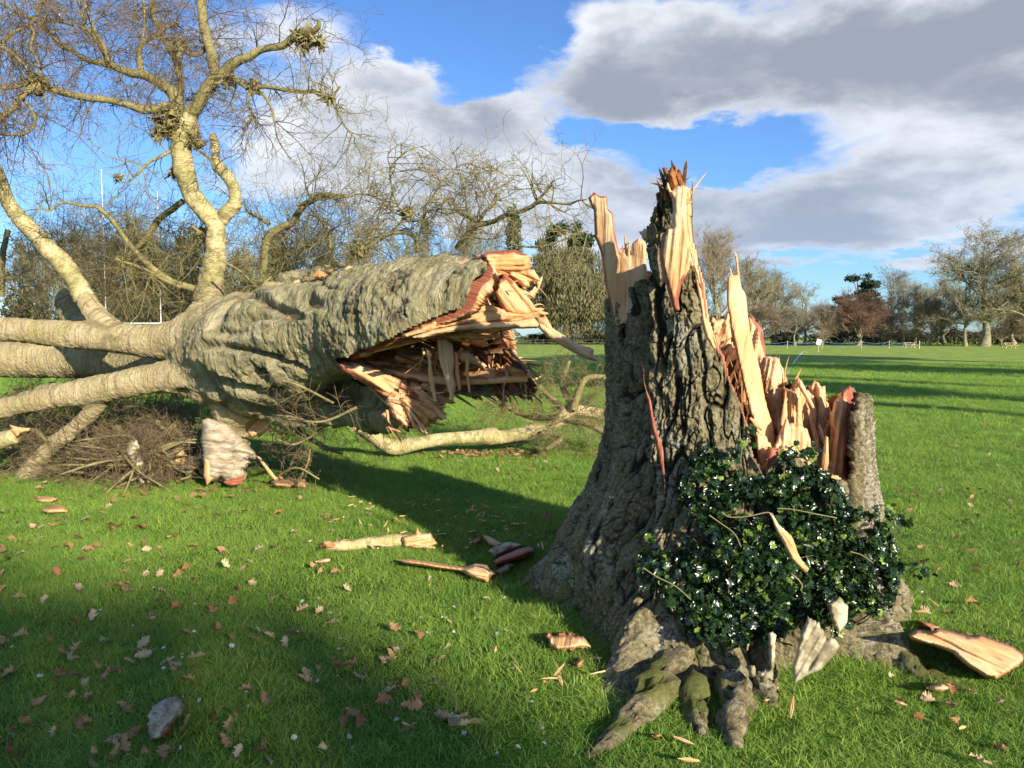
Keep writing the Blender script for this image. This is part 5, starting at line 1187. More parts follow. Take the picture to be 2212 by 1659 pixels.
for l in ([(885, 315), (920, 338), (1000, 335), (1080, 318), (1110, 325)], [(1130, 300), (1200, 305), (1300, 325), (1390, 342)], [(1450, 490), (1500, 505), (1550, 540)], [(830, 330), (880, 365), (940, 410), (970, 470)], [(540, 560), (600, 600), (680, 640), (750, 700)], [(980, 10), (968, 80), (975, 130)], [(985, 30), (1040, 110), (1060, 150)]):
    pp = at(*np.array(C5(l)).T, 3.25); G = Geo(); tubes(G, [smooth_poly(pp, 4)], [np.full(4 * (len(pp) - 1) + 1, .003)], 5); G.build('stem', M_TWIGG, holly)
shard = slab('bark_shard', C5([(1095, 322), (1112, 330), (1135, 370), (1190, 418), (1212, 465), (1222, 500), (1240, 530), (1266, 560), (1256, 586), (1225, 560), (1190, 522), (1165, 470), (1130, 410)]), 3.12, .035, fib=-55, amp=.008, rot=.25, step=2.5)
tag(shard, 'long brown and pink wood splinter caught in the middle of the holly', 'wood splinter')
M_PALEB = plain('weathered_bark', (0.22, 0.18, 0.10), (0.52, 0.46, 0.31), 14, .8, .6)
for pts_, d_ in (([(1230, 862), (1262, 775), (1310, 800), (1342, 868), (1388, 874), (1402, 905), (1378, 945), (1320, 1008), (1262, 1030), (1205, 1066), (1196, 1000), (1222, 905)], 3.28), ([(1088, 850), (1110, 842), (1124, 860), (1116, 1000), (1094, 1010)], 3.25), ([(1345, 720), (1400, 690), (1440, 730), (1436, 800), (1400, 850), (1368, 800)], 3.35),
                 ([(1040, 1020), (1110, 1000), (1112, 1050), (1060, 1065)], 3.15), ([(1000, 990), (1030, 985), (1040, 1030), (1010, 1040)], 3.15)):
    slab('peeled_bark', C5(pts_), d_, .07, mat_=M_PALEB, parent=stump, fib=60, amp=.012)

# ------------------------------------------------------------------ pieces lying on the grass


def lying(name, poly, h, label, cat, mat_=None, fib=0, amp=.006, red=0, redge=0, rot=0, step=2.6, bark=False, group=None, parent=None, z0=.015, round_=8, curl=0, tz=.035):
    """a piece flat on the ground: traced outline on the ground plane, real thickness h"""
    poly = np.array(poly, float); m_ = poly.mean(0); dm = gnd(m_[0], m_[1])[1]
    o = slab(name, poly, dm, .01, fib=fib, step=step, amp=0, red=red, redge=redge, rot=rot, mat_=mat_, parent=parent, jag=2.4, bark=bark, round_=round_)
    me = o.data; n = len(me.vertices); V = np.empty(n * 3, np.float32); me.vertices.foreach_get('co', V); V = V.reshape(-1, 3).astype(float); px_, py_ = proj(V)
    d = polydist(px_, py_, poly); k = n // 2; pr = np.sqrt(np.clip(d / round_, 0.05, 1)); U = np.empty(n * 3, np.float32); me.attributes['uvw'].data.foreach_get('vector', U); U = U.reshape(-1, 3)
    q = np.stack([U[:, 0] * 30, U[:, 1] * (25 if bark else 3), U[:, 0] * 0], -1); rel = amp * 2 * fbm(q, 3, 5) * pr
    lift = tz * np.clip((poly[:, 1].max() - py_) / (np.ptp(poly[:, 1]) + 1e-6), 0, 1)
    z = z0 + h * pr + rel + lift; z[k:] = z0 - .012 + .6 * lift[k:]
    V2 = np.stack([*(gnd(px_, py_, z))], -1)
    me.vertices.foreach_set('co', V2.astype(np.float32).ravel()); me.update()
    if parent is None: tag(o, label, cat, group)
    return o


lying('bark_slab', C5([(1700, 852), (1738, 830), (1800, 836), (1832, 826), (1880, 833), (1960, 858), (2022, 853), (2090, 878), (2160, 905), (2212, 940), (2216, 962), (2190, 992), (2150, 1022), (2090, 1052), (2040, 1040), (1960, 992), (1900, 940), (1830, 912), (1760, 892), (1712, 876)]), .09, 'large flat slab of orange wood lying right of the stump', 'wood slab', fib=-25, amp=.012, redge=5, step=3, tz=.13)
lying('wood_chip', C5([(1742, 790), (1790, 800), (1842, 822), (1806, 842), (1768, 818)]), .05, 'small reddish wood chip behind the large orange slab', 'wood chip', fib=-25, red=.6)
lying('wood_chip', C5([(108, 852), (140, 855), (175, 850), (212, 848), (280, 862), (300, 880), (322, 905), (312, 915), (262, 914), (222, 922), (160, 926), (130, 905)]), .05, 'pale orange rippled wood chip in the grass left of the stump', 'wood chip', fib=80, amp=.01, redge=4, rot=.0)
lying('wood_chip', C5([(240, 985), (262, 955), (282, 966), (276, 988), (250, 1000)]), .04, 'tiny pink wood chip just below the pale rippled chip', 'wood chip', red=.55)
lying('torn_splinter', C6([(1562, 392), (1620, 393), (1700, 402), (1790, 418), (1832, 424), (1872, 408), (1922, 414), (1952, 450), (1922, 482), (1880, 474), (1825, 442), (1700, 424), (1600, 410)]), .05, 'long thin pale splinter with a frayed right end, lying before the log', 'wood splinter', fib=-10, amp=.016, step=2.2)
lying('bark_piece', C6([(1950, 402), (1972, 380), (2040, 352), (2100, 342), (2112, 364), (2060, 392), (1990, 412), (1960, 418)]), .08, 'curled pink underside of bark lying by the left root', 'bark piece', red=.75, fib=20, amp=.006)
lying('bark_piece', C6([(1925, 360), (1960, 338), (2010, 322), (2062, 334), (2040, 352), (1962, 385)]), .06, 'grey barked piece behind the curled pink bark', 'bark piece', mat_=M_PALEB, amp=.01, bark=True)
lying('bark_piece', C6([(1868, 322), (1890, 298), (1902, 318), (1884, 336)]), .05, 'small upright brown chip left of the grey bark piece', 'bark piece', red=.6, rot=.3)
lying('torn_splinter', C6([(1910, 298), (1930, 300), (1986, 332), (1962, 346), (1930, 336)]), .04, 'short brown splinter between the chip and the grey bark', 'wood splinter', red=.4, fib=-30)
lying('bark_piece', C6([(1958, 440), (2000, 404), (2024, 414), (1986, 452)]), .03, 'dull grey bark scrap below the curled pink bark', 'bark piece', mat_=M_PALEB, bark=True)
ch = lying('bark_chunk', C6([(585, 1012), (600, 975), (622, 960), (650, 942), (700, 934), (722, 955), (738, 975), (720, 1010), (692, 1030), (662, 1060), (640, 1102), (595, 1112), (583, 1060)]), .06, 'grey lichened bark chunk lying in the shaded grass at lower left', 'bark chunk', mat_=M_PALEB, bark=True, amp=.018, tz=.05)
lying('bark_underside', C6([(628, 1078), (655, 1035), (682, 1040), (672, 1075), (645, 1106)]), .075, '', '', red=.7, parent=ch, z0=.02)
lying('wood_chip', C2([(1700, 1515), (1750, 1505), (1800, 1502), (1900, 1500), (1935, 1530), (1920, 1560), (1850, 1550), (1790, 1562), (1720, 1555)]), .06, 'orange wood scrap lying right of the fallen tree foot', 'wood chip', red=.3, amp=.012, fib=0)
for x, y, s_, lb in ((120, 1100, 16, 'reddish bark scrap lying at the far left under the brush'), (100, 1078, 13, 'small reddish bark scrap above another at far left'), (1650 * .5468, 1176, 10, 'brown scrap beside the torn end of the log'), (2030, 1487, 16, 'brown scrap in front of the large orange slab'), (700, 1212, 9, 'dark brown scrap at the left end of the log'),
                     (1418, 1590, 6, 'pale chip resting by the long front root')):
    a = np.arange(9) * 2 * math.pi / 9; rr_ = rng.uniform(.7, 1.2, 9)
    lying('bark_piece', [(x + s_ * 1.7 * math.cos(t) * q, y + s_ * .6 * math.sin(t) * q) for t, q in zip(a, rr_)], .03, lb, 'bark piece', red=.3 + .2 * rng.random(), amp=.006)


def ground_tube(name, rows_, m_, label, cat, parent=None, sides=14, lift=True, wob=.12, tagit=True):
    """rows: px, py (of the axis), half width px ; the tube rests on the ground"""
    pr = []
    for px_, py_, w_ in rows_:
        d = gnd(px_, py_ + w_)[1]; r_ = w_ / FPX * d; pr.append((*at(px_, py_, d), r_))
    r_ = smooth_poly(np.array(pr), 6); P, R = r_[:, :3], r_[:, 3]; g_ = Geo(); tubes(g_, [P], [R], sides=sides); Vv = g_.V[0].reshape(len(P), sides, 3); n_ = Vv - P[:, None]; n_ /= np.linalg.norm(n_, axis=-1, keepdims=True)
    g_.V[0] = (Vv + n_ * (R[:, None] * wob * 2.4 * fbm(Vv * 11, 3, 5))[..., None]).reshape(-1, 3)
    o = g_.build(name, m_, parent)
    if parent is None and tagit: tag(o, label, cat)
    return o, P, R


log = empty('broken_log', gnd(810, 1192), 'pale barked log with a torn pink right end, lying in the mid grass', 'log')
ground_tube('bark', [(708, 1181, 10), (740, 1181, 12), (790, 1175, 14), (840, 1170, 15), (885, 1166, 14)], M_STEM, '', '', parent=log)
slab('torn_end', C6([(1590, 305), (1638, 290), (1650, 268), (1664, 288), (1700, 290), (1726, 330), (1706, 342), (1690, 372), (1680, 355), (1640, 348), (1600, 345)]), gnd(890, 1185)[1], .16, fib=10, amp=.02, red=.35, parent=log, step=2.5)
slab('torn_end', C6([(1276, 322), (1300, 318), (1330, 330), (1325, 348), (1290, 352), (1276, 345)]), gnd(712, 1192)[1], .10, fib=10, amp=.012, red=.5, rot=.4, parent=log, step=2.5)
tw = empty('broken_twig', gnd(1010, 1560), 'short green twig stub with a curved side shoot lying left of the long root', 'twig')
ground_tube('stub', [(968, 1562, 9), (990, 1560, 9), (1020, 1558, 7), (1044, 1558, 6)], M_BR, '', '', parent=tw)
g_ = Geo(); pp = smooth_poly([gnd(*q, z) for q, z in zip(C6([(1800, 1000), (1802, 960), (1792, 928), (1755, 893), (1700, 852), (1665, 826)]), (.03, .05, .06, .06, .05, .05))], 4); tubes(g_, [pp], [np.linspace(.005, .002, len(pp))], 5)
pp2 = smooth_poly([gnd(*q, .05) for q in C6([(1755, 893), (1720, 880), (1680, 882)])], 4); tubes(g_, [pp2], [np.linspace(.003, .0015, len(pp2))], 4); g_.build('shoot', M_BR, tw)
slab('lichen', C6([(1708, 1000), (1730, 985), (1760, 990), (1790, 1010), (1850, 990), (1845, 1010), (1790, 1035), (1740, 1030)]), gnd(965, 1560)[1], .04, mat_=M_PALEB, bark=True, amp=.01, parent=tw, step=2.5)

for rw in ([(1465, 1405, 60), (1412, 1470, 48), (1365, 1530, 34), (1318, 1585, 22), (1268, 1632, 9)], [(1510, 1420, 40), (1500, 1470, 38), (1503, 1530, 27), (1520, 1580, 13)], [(1575, 1440, 44), (1588, 1500, 42), (1583, 1560, 30), (1592, 1608, 12)], [(1640, 1420, 34), (1650, 1470, 26), (1668, 1515, 12)],
           [(1860, 1370, 46), (1930, 1400, 36), (1985, 1430, 26), (2040, 1462, 16), (2095, 1488, 7)], [(1240, 1262, 30), (1190, 1250, 20), (1160, 1245, 10)]):
    o, P, R = ground_tube('root', rw, M_OLD, '', '', parent=stump, sides=26, wob=.0)
    me = o.data; n = len(me.vertices); V = np.empty(n * 3, np.float32); me.vertices.foreach_get('co', V); V = V.reshape(-1, 3).astype(float); C_ = P[np.clip(np.arange(n) // 26, 0, len(P) - 1)]; d_ = V - C_; L_ = np.linalg.norm(d_, axis=1, keepdims=True) + 1e-6
    k = fbm(V * 11, 3, 5); rdg = np.abs(fbm(V * 16, 2, 7)); V = V + d_ / L_ * (L_[:, 0] * (.6 * k - .5 * (1 - sst(rdg, 0, .12))) + .008 * fbm(V * 45, 2, 9))[:, None] - np.array([0, 0, 1]) * L_ * (.75 + .2 * k[:, None])
    me.vertices.foreach_set('co', V.astype(np.float32).ravel())
    for nm, v in (('moss', np.clip(.45 + 1.2 * fbm(V * 5, 2, 11), 0, 1)), ('crack', np.clip(1 - sst(rdg, 0, .12), 0, 1) * .7), ('pale', 0 * k)):
        a = me.attributes.new(nm, 'FLOAT', 'POINT'); a.data.foreach_set('value', v.astype(np.float32))
# the branch lying beyond, under the broken end
fb = empty('fallen_branch', gnd(860, 990), 'long pale fallen branch lying on the grass under the broken trunk end', 'fallen branch')
rows_ = [(770, 920, 13), (808, 945, 16), (848, 966, 19), (900, 958, 15), (960, 948, 14), (1035, 944, 15), (1062, 942, 19), (1085, 944, 14), (1150, 932, 14), (1200, 918, 13), (1228, 890, 15), (1270, 890, 13), (1340, 905, 12)]
r_ = smooth_poly(np.array([(a, b, c, 10.05 + .5 * (a - 848) / 500 * (a > 848) - .3 * (a < 800)) for a, b, c in rows_], float), 6); P = at(r_[:, 0], r_[:, 1], r_[:, 3]); R = r_[:, 2] / FPX * r_[:, 3]
P[:, 2] = np.maximum(P[:, 2], R * .8)
g_ = Geo(); tubes(g_, [P], [R * (1 + .25 * fbm(P * 3, 2, 3))], sides=16); g_.build('limb', M_STEM, fb)
SB = [[(1240, 885, 10, 10.3), (1250, 850, 8, 10.3), (1262, 822, 8, 10.3), (1285, 815, 7, 10.3), (1330, 818, 6, 10.3)], [(1170, 935, 8, 10.2), (1210, 945, 7, 10.1), (1180, 970, 5, 9.9)], [(1225, 905, 9, 10.4), (1280, 920, 8, 10.2), (1320, 950, 6, 10)], [(1085, 875, 5, 11), (1060, 840, 4, 11), (1090, 890, 5, 11)], [(1225, 890, 8, 10.4), (1180, 850, 6, 10.6), (1140, 815, 5, 10.7)],
      [(1240, 880, 8, 10.4), (1215, 830, 6, 10.8), (1230, 780, 4, 10.9)], [(1240, 900, 8, 10.4), (1150, 900, 7, 10.8), (1080, 870, 5, 11)]]
src = []
for l in SB:
    g_ = Geo(); q = limb(g_, l, 7); g_.build('side_branch', M_BR, fb); src.append(q)
twigify(src, 190, .6, .006, 4, 4, .0, 8, zmin=.01).build('twigs', M_TWIGG, fb)
twigify([(P[60:], R[60:] * .2)], 60, .5, .006, 4, 3, .3, 9, zmin=.01).build('twigs', M_TWIG, fb)

# brushwood below the fallen crown
bp = empty('brushwood', gnd(295, 1040), 'tangle of thin bare shoots and broken boughs under the fallen crown', 'brushwood')
src = []
for a_ in np.linspace(150, 395, 22):
    ox, oy = rng.normal(0, 34), rng.normal(0, 12)
    t = R_(a_ + rng.normal(0, 5)); L_ = rng.uniform(110, 230) * (1.0 if 170 < a_ < 300 else .7); e = (295 + math.cos(t) * L_ * 1.1, 985 - math.sin(t) * L_ * .55)
    e = (e[0], min(e[1], 1085)); dd_ = 8.2 - .5 * (e[1] - 985) / 100 * (e[1] > 985) + rng.normal(0, .12); m_ = (295 + .5 * (e[0] - 295), 985 + .5 * (e[1] - 985) - rng.uniform(-5, 16))
    src.append([(295 + ox, 985 + oy, 4.0, 8.15), (m_[0] + ox + rng.normal(0, 12), m_[1] + rng.normal(0, 9), 3, (8.15 + dd_) / 2), (e[0] + rng.normal(0, 25), min(e[1] + rng.normal(0, 10), 1085), 1.6, dd_)])
g_ = Geo(); s2_ = []
for l in src: s2_.append(limb(g_, l, 5, 0.05))
g_.build('shoots', M_TWIGG, bp)
slab('broken_knot', C2([(800, 1270), (860, 1255), (890, 1300), (880, 1345), (905, 1410), (885, 1450), (940, 1590), (905, 1600), (880, 1530), (840, 1440), (825, 1400), (790, 1330)]), 8.1, .14, mat_=M_PALEB, parent=bp, amp=.02, fib=80)
twigify(s2_, 210, .42, .0045, 4, 3, .1, 12, zmin=.01).build('twigs', M_TWIG, bp)
back = [[(x, y, 7, d), (x + dx1, y + dy1, 5, d - .2), (x + 2 * dx1, y + 1.7 * dy1, 3, d - .3)] for x, y, d, dx1, dy1 in ((40, 900, 9, 60, 50), (140, 910, 9, 60, 45), (230, 900, 9.2, 50, 50), (330, 905, 9, 50, 40), (400, 900, 8.9, -60, 50), (0, 960, 8.8, 60, 30), (420, 960, 8.6, -70, 20), (60, 1000, 8.6, 70, 15), (380, 930, 8.8, 60, 60), (-40, 900, 9, 50, 70), (180, 960, 8.7, 80, 20), (640, 930, 8.4, 50, 30), (720, 920, 8.6, 70, -10))]
s3 = []
for l in back: g_ = Geo(); s3.append(limb(g_, l, 6)); g_.build('bough', M_BR, bp)
twigify(s3[:11], 300, .55, .005, 5, 4, .2, 13, zmin=.01).build('twigs', M_TWIG, bp)
deep = [sk([(x, y, 5, d), (x + 50, y + 10, 4, d), (x + 110, y + 5, 3, d)]) for x, y, d in ((-20, 880, 10.2), (80, 890, 10), (180, 885, 10), (280, 880, 9.8), (360, 890, 9.6), (40, 910, 9.6), (240, 915, 9.4), (330, 930, 9.2), (130, 935, 9.2), (0, 850, 11), (150, 862, 11), (300, 865, 10.6), (620, 900, 9.0), (560, 930, 9.2))]
twigify(deep, 420, .6, .006, 5, 4, .3, 19, zmin=.01).build('twigs', M_TWIG, bp)
twigify(s3[11:], 26, .5, .005, 4, 3, .3, 14, zmin=.01).build('twigs', M_TWIGG, bp)
src = [[(590, 1035, 3, 8), (640, 1010, 3, 7.8), (690, 1035, 2, 7.7)], [(640, 1050, 3, 7.8), (665, 1000, 2.5, 7.8), (670, 965, 2, 7.8)], [(700, 925, 3, 7.6), (640, 960, 3, 7.5), (600, 950, 2, 7.4)], [(720, 870, 3, 6.9), (640, 830, 3, 6.8), (600, 820, 2, 6.8)], [(770, 880, 4, 6.7), (700, 910, 3, 6.6), (620, 905, 2, 6.6)]]
g_ = Geo(); s4 = [limb(g_, l, 5) for l in src]; g_.build('shoots', M_TWIGG, FT); twigify(s4, 46, .4, .0045, 4, 2, .2, 15, zmin=.01).build('twigs', M_TWIG, FT)
s5 = [sk([(x, y, 5, d), (x + 60, y - 30, 4, d), (x + 120, y - 40, 3, d)]) for x, y, d in ((20, 640, 11), (120, 600, 12), (220, 640, 11), (300, 620, 11.5), (370, 600, 10.5), (520, 620, 10.5), (600, 600, 11), (60, 560, 12), (180, 540, 12), (560, 560, 11), (660, 560, 10.5), (240, 580, 11.5))]
twigify(s5, 520, .85, .006, 5, 4, .1, 17).build('twigs', M_TWIGG, FT)
twigify(s5, 260, .8, .006, 5, 4, .1, 18).build('twigs', M_TWIG, FT)
clog = empty('cut_log', gnd(385, 1010), 'short cut log showing its round orange end beside the fallen tree foot', 'log')
slab('cut_end', C2([(1062, 1402), (1066, 1350), (1085, 1305), (1112, 1280), (1142, 1290), (1160, 1340), (1168, 1380), (1150, 1412), (1100, 1422)]), 8.35, .05, fib=70, amp=.01, parent=clog)
g_ = Geo(); q = sk([(384, 982, 24, 8.42), (395, 975, 25, 8.7), (408, 968, 24, 9.0)]); tubes(g_, [q[0]], [q[1]], 14); g_.build('bark', M_FALL, clog)
bl = empty('broken_limb', gnd(20, 985), 'short broken limb with a pink torn tip at the left edge', 'broken limb')
g_ = Geo(); q = sk([(-60, 968, 22, 8.05), (-10, 955, 20, 8.0), (35, 941, 16, 7.95)]); tubes(g_, [q[0]], [q[1]], 16); g_.build('bark', M_STEM, bl)
slab('torn_tip', C2([(60, 1160), (110, 1175), (195, 1182), (190, 1200), (130, 1215), (110, 1240), (80, 1220)]), 7.92, .10, fib=10, amp=.015, red=.4, parent=bl)
for x, y, s_, d_ in ((430, 995, 22, 8.45), (445, 1020, 14, 8.35), (405, 1015, 15, 8.4), (355, 1010, 14, 8.4), (330, 1030, 12, 8.3)):
    a = np.arange(8) * 2 * math.pi / 8; o = slab('bark_rubble', [(x + s_ * math.cos(t) * rng.uniform(.8, 1.2), y + s_ * .8 * math.sin(t)) for t in a], d_, .16, mat_=M_PALEB, bark=True, amp=.02, parent=bp)
for i, (x, y, s_) in enumerate(((690, 592, 12), (712, 586, 8), (735, 572, 9), (752, 584, 9), (660, 604, 9), (705, 575, 6), (756, 578, 6), (674, 600, 7), (722, 592, 8), (640, 610, 8))):
    a = np.arange(7) * 2 * math.pi / 7; slab('torn_bark', [(x + s_ * 1.3 * math.cos(t) * rng.uniform(.7, 1.3), y + s_ * .8 * math.sin(t) * rng.uniform(.7, 1.3)) for t in a], 7.3, .12, mat_=M_OLD if i % 3 else None, amp=.02, red=.3, rot=.35, parent=FT)

# ------------------------------------------------------------------ fallen oak leaves
a_ = np.linspace(0, 1, 13); wv_ = .30 * np.sin(math.pi * a_) ** .7 * np.array([.3, .9, 1.2, .55, 1.25, .6, 1.3, .6, 1.2, .55, 1.0, .8, .15])
protos = []
for k in range(6):
    cu = rng.normal(0, .6); cv = rng.normal(0, .5, 3); z1 = .25 * np.sin(a_ * 3 + k)
    c_ = np.stack([.05 * np.sin(a_ * 4 + k), a_, z1 * .5], -1); l_ = c_ + np.stack([-wv_, .03 * np.sin(a_ * 20), .5 * wv_ * (1 + cu * np.sin(a_ * 7 + k)) + .06 * rng.normal(size=13)], -1); q_ = c_ + np.stack([wv_ * .95, .03 * np.cos(a_ * 18), .5 * wv_ * (1 - cu) + .06 * rng.normal(size=13)], -1)
    V = np.concatenate([c_, l_, q_]) - np.array([0, .5, 0]); F = np.array([q for i in range(12) for q in ([i, i + 1, 14 + i, 13 + i], [i, 26 + i, 27 + i, i + 1])])
    st_ = np.array([[-.015, -.5, 0], [.015, -.5, 0], [.012, -.75, .03], [-.012, -.75, .03]]); V = np.concatenate([V, st_]); F = np.concatenate([F, [[39, 40, 41, 42]]])
    o = mk('fallen_leaf', V, F, M_LEAF, attrs={'rnd': [.05, .3, .55, .75, .92, .98][k]}, uvw=V, link=False); protos.append(o)
LEAFPX = [(160 * .5468, 1135), (305, 1140), (290, 1120), (410, 1120), (240, 1140), (745, 240), (700, 1110), (600, 1108), (530, 1110), (380, 1300), (400, 1225), (345, 1236), (350, 1290), (655, 1305), (690, 1310), (520, 1262), (500, 1285), (545, 1250), (905, 1365), (580, 1362), (640, 1360), (165, 1390), (150, 1412), (310, 1411), (425, 1416), (230, 1455), (245, 1455), (85, 1505), (60, 1550), (180, 1550), (270, 1520), (575, 1518), (775, 1552), (775, 1460),
          (850, 1470), (892, 1525), (250, 1622), (270, 1610), (20, 1620), (740, 1425), (830, 1420), (845, 1410), (170, 1265), (260, 1258), (275, 1270), (95, 1290), (40, 1280), (70, 1135), (122, 1232), (470, 1345), (460, 1310), (310, 1385), (195, 1320), (500, 1370), (1180, 1115), (1150, 1105), (1300, 960), (560, 1190), (1800, 1010), (1980, 1070), (2110, 1110), (2100, 1300), (1990, 1215), (2090, 1060), (1985, 1550), (2120, 1640), (1690, 1480)]
i_ = 0


def leaf_at(x, y, s_, k, lab, grp, z=None, cat='leaf'):
    c = protos[k].copy(); COL.objects.link(c); c.location = (x, y, float(gz(x, y)) + (rng.uniform(.018, .055) if z is None else z)); c.rotation_euler = (rng.normal(0, .45), rng.normal(0, .45), rng.uniform(0, 6.28)); c.scale = (s_,) * 3
    tag(c, lab, cat, grp)


for q in LEAFPX:
    if q[1] < 900: continue
    p = gnd(*q, .05); leaf_at(p[0], p[1], rng.uniform(.065, .10), int(rng.integers(0, 6)), 'dry brown oak leaf lying on top of the grass', 'oak leaves scattered over the grass')
for _ in range(215):
    u = rng.random()
    if u < .72: q = (rng.uniform(-20, 1050) * rng.random() ** .25, rng.uniform(1090, 1650))
    elif u < .86: q = (rng.uniform(960, 1180), rng.uniform(972, 998))
    else: q = (rng.uniform(1900, 2212), rng.uniform(960, 1640))
    p = gnd(*q, .05); leaf_at(p[0], p[1], rng.uniform(.04, .085), int(rng.integers(0, 6)), 'dry brown oak leaf lying on top of the grass', 'oak leaves scattered over the grass')
G = Geo(); n = 1500; xs = rng.uniform(-1, 1, n); ys = rng.uniform(5, 40, n) ** 1.0; xs = xs * ys * .72; k = fbm(np.stack([xs, ys, 0 * xs], -1) * .8, 2, 44) > -.05; xs, ys = xs[k], ys[k]
xs = np.concatenate([xs, gnd(1060, 985)[0] + rng.normal(0, .45, 220), rng.uniform(-5, -2.5, 120)]); ys = np.concatenate([ys, gnd(1060, 985)[1] + rng.normal(0, .18, 220), rng.uniform(7.4, 8.8, 120)])
k = np.hypot(xs - SC[0], ys - SC[1]) > 1.6; xs, ys = xs[k], ys[k]
P = np.stack([xs, ys, gz(xs, ys) + rng.uniform(.02, .06, len(xs))], -1); D0 = rng.normal(0, 1, P.shape); D0[:, 2] *= .3; Nn = np.array([[0, 0, 1.0]]) + rng.normal(0, .35, P.shape)
LS = np.array([[-.3, -.2, 0], [0, -.5, 0], [.3, -.1, .05], [.22, .3, .08], [0, .5, .1], [-.24, .25, .1]]); scatter_leaf(G, P, D0, Nn, rng.uniform(.05, .10, len(P)), LS, F4=np.array([[0, 1, 2, 3], [0, 3, 4, 5]]))
tag(G.build('leaf_litter', M_LEAF), 'scattered small dead leaves in the grass farther off', 'leaf litter', kind='stuff')
G = Geo(); n = 210; P = np.concatenate([np.array([SC[0], SC[1], 0]) + np.stack([rng.normal(-.2, .75, 120) , rng.normal(-.2, .8, 120), 0 * rng.random(120)], -1), np.stack([rng.uniform(-1.6, .2, 90), rng.uniform(5.6, 7.4, 90), np.zeros(90)], -1)])
k = np.hypot(P[:, 0] - SC[0], P[:, 1] - SC[1]) > 1.0; P = P[k]; n = len(P); P[:, 2] = gz(P[:, 0], P[:, 1]) + rng.uniform(.03, .06, n)
dd_ = rng.normal(size=(n, 3)); dd_[:, 2] *= .3; dd_ /= np.linalg.norm(dd_, axis=1, keepdims=True); L_ = rng.uniform(.02, .09, (n, 1))
tubes(G, list(np.stack([P, P + dd_ * L_ * .5, P + dd_ * L_], 1)), list(np.stack([np.full(n, .004), rng.uniform(.004, .010, n), np.full(n, .001)], 1)), 4)
tag(G.build('wood_slivers', M_WOOD, smooth=False), 'fine pale wood slivers strewn between the stump and the broken trunk', 'wood slivers', kind='stuff')
M_LICH = plain('pale_lichen', (0.28, 0.31, 0.24), (0.52, 0.54, 0.44), 20, .8, .3)
G = Geo(); n = 90; q = np.stack([rng.uniform(0, 1250, n), rng.uniform(1280, 1640, n)], -1); P = np.array([gnd(a, b, .05) for a, b in q]); D0 = rng.normal(0, 1, P.shape); D0[:, 2] *= .3
scatter_leaf(G, P, D0, np.array([[0, 0, 1.0]]) + rng.normal(0, .4, P.shape), rng.uniform(.010, .032, n), LS * np.array([1.5, .8, 3]), F4=np.array([[0, 1, 2, 3], [0, 3, 4, 5]]))
tag(G.build('lichen_flakes', M_LICH), 'tiny pale lichen and bark flakes strewn in the shaded grass', 'lichen', kind='stuff')

# ------------------------------------------------------------------ trees
M_TW = {k: plain('crown_' + k, a, b_, .5, .8, 0) for k, a, b_ in (('olive', (0.21, 0.19, 0.105), (0.33, 0.30, 0.175)), ('brown', (0.22, 0.17, 0.115), (0.33, 0.265, 0.175)), ('red', (0.20, 0.115, 0.075), (0.27, 0.165, 0.11)), ('grey', (0.22, 0.195, 0.14), (0.33, 0.30, 0.22)))}
M_TR = plain('trunk_bark', (0.17, 0.155, 0.095), (0.29, 0.27, 0.17), 3, .9, 0)
M_CED = leafmat('dark_needles', ((0.020, 0.045, 0.018), (0.050, 0.085, 0.028)), .6, .1, scale=.3)
M_OLV = leafmat('olive_foliage', ((0.10, 0.098, 0.042), (0.20, 0.18, 0.08), (0.27, 0.225, 0.11)), .6, .2, scale=.25)
M_BSH = leafmat('hedge_foliage', ((0.028, 0.034, 0.016), (0.085, 0.08, 0.035), (0.16, 0.10, 0.06)), .7, .1, scale=.3)
M_FAR = leafmat('behind_foliage', ((0.02, 0.04, 0.015), (0.05, 0.08, 0.02)), .7, .1)


def vgen(r_, b, t, Ls, rad, pts_, wl, up, jit=.16, ups=.06):
    n = len(b); q = r_.normal(size=(n, 3)); q -= t * (q * t).sum(1, keepdims=True); q /= np.linalg.norm(q, axis=1, keepdims=True)
    d = t * (1 - wl) + q * wl; d[:, 2] += up; d /= np.linalg.norm(d, axis=1, keepdims=True); P = [b]
    for k in range(pts_ - 1):
        d = d + r_.normal(0, jit, (n, 3)); d[:, 2] += ups; d /= np.linalg.norm(d, axis=1, keepdims=True); P.append(P[-1] + d * (Ls / (pts_ - 1))[:, None])
    return np.stack(P, 1), rad[:, None] * np.linspace(1, .45, pts_)[None]


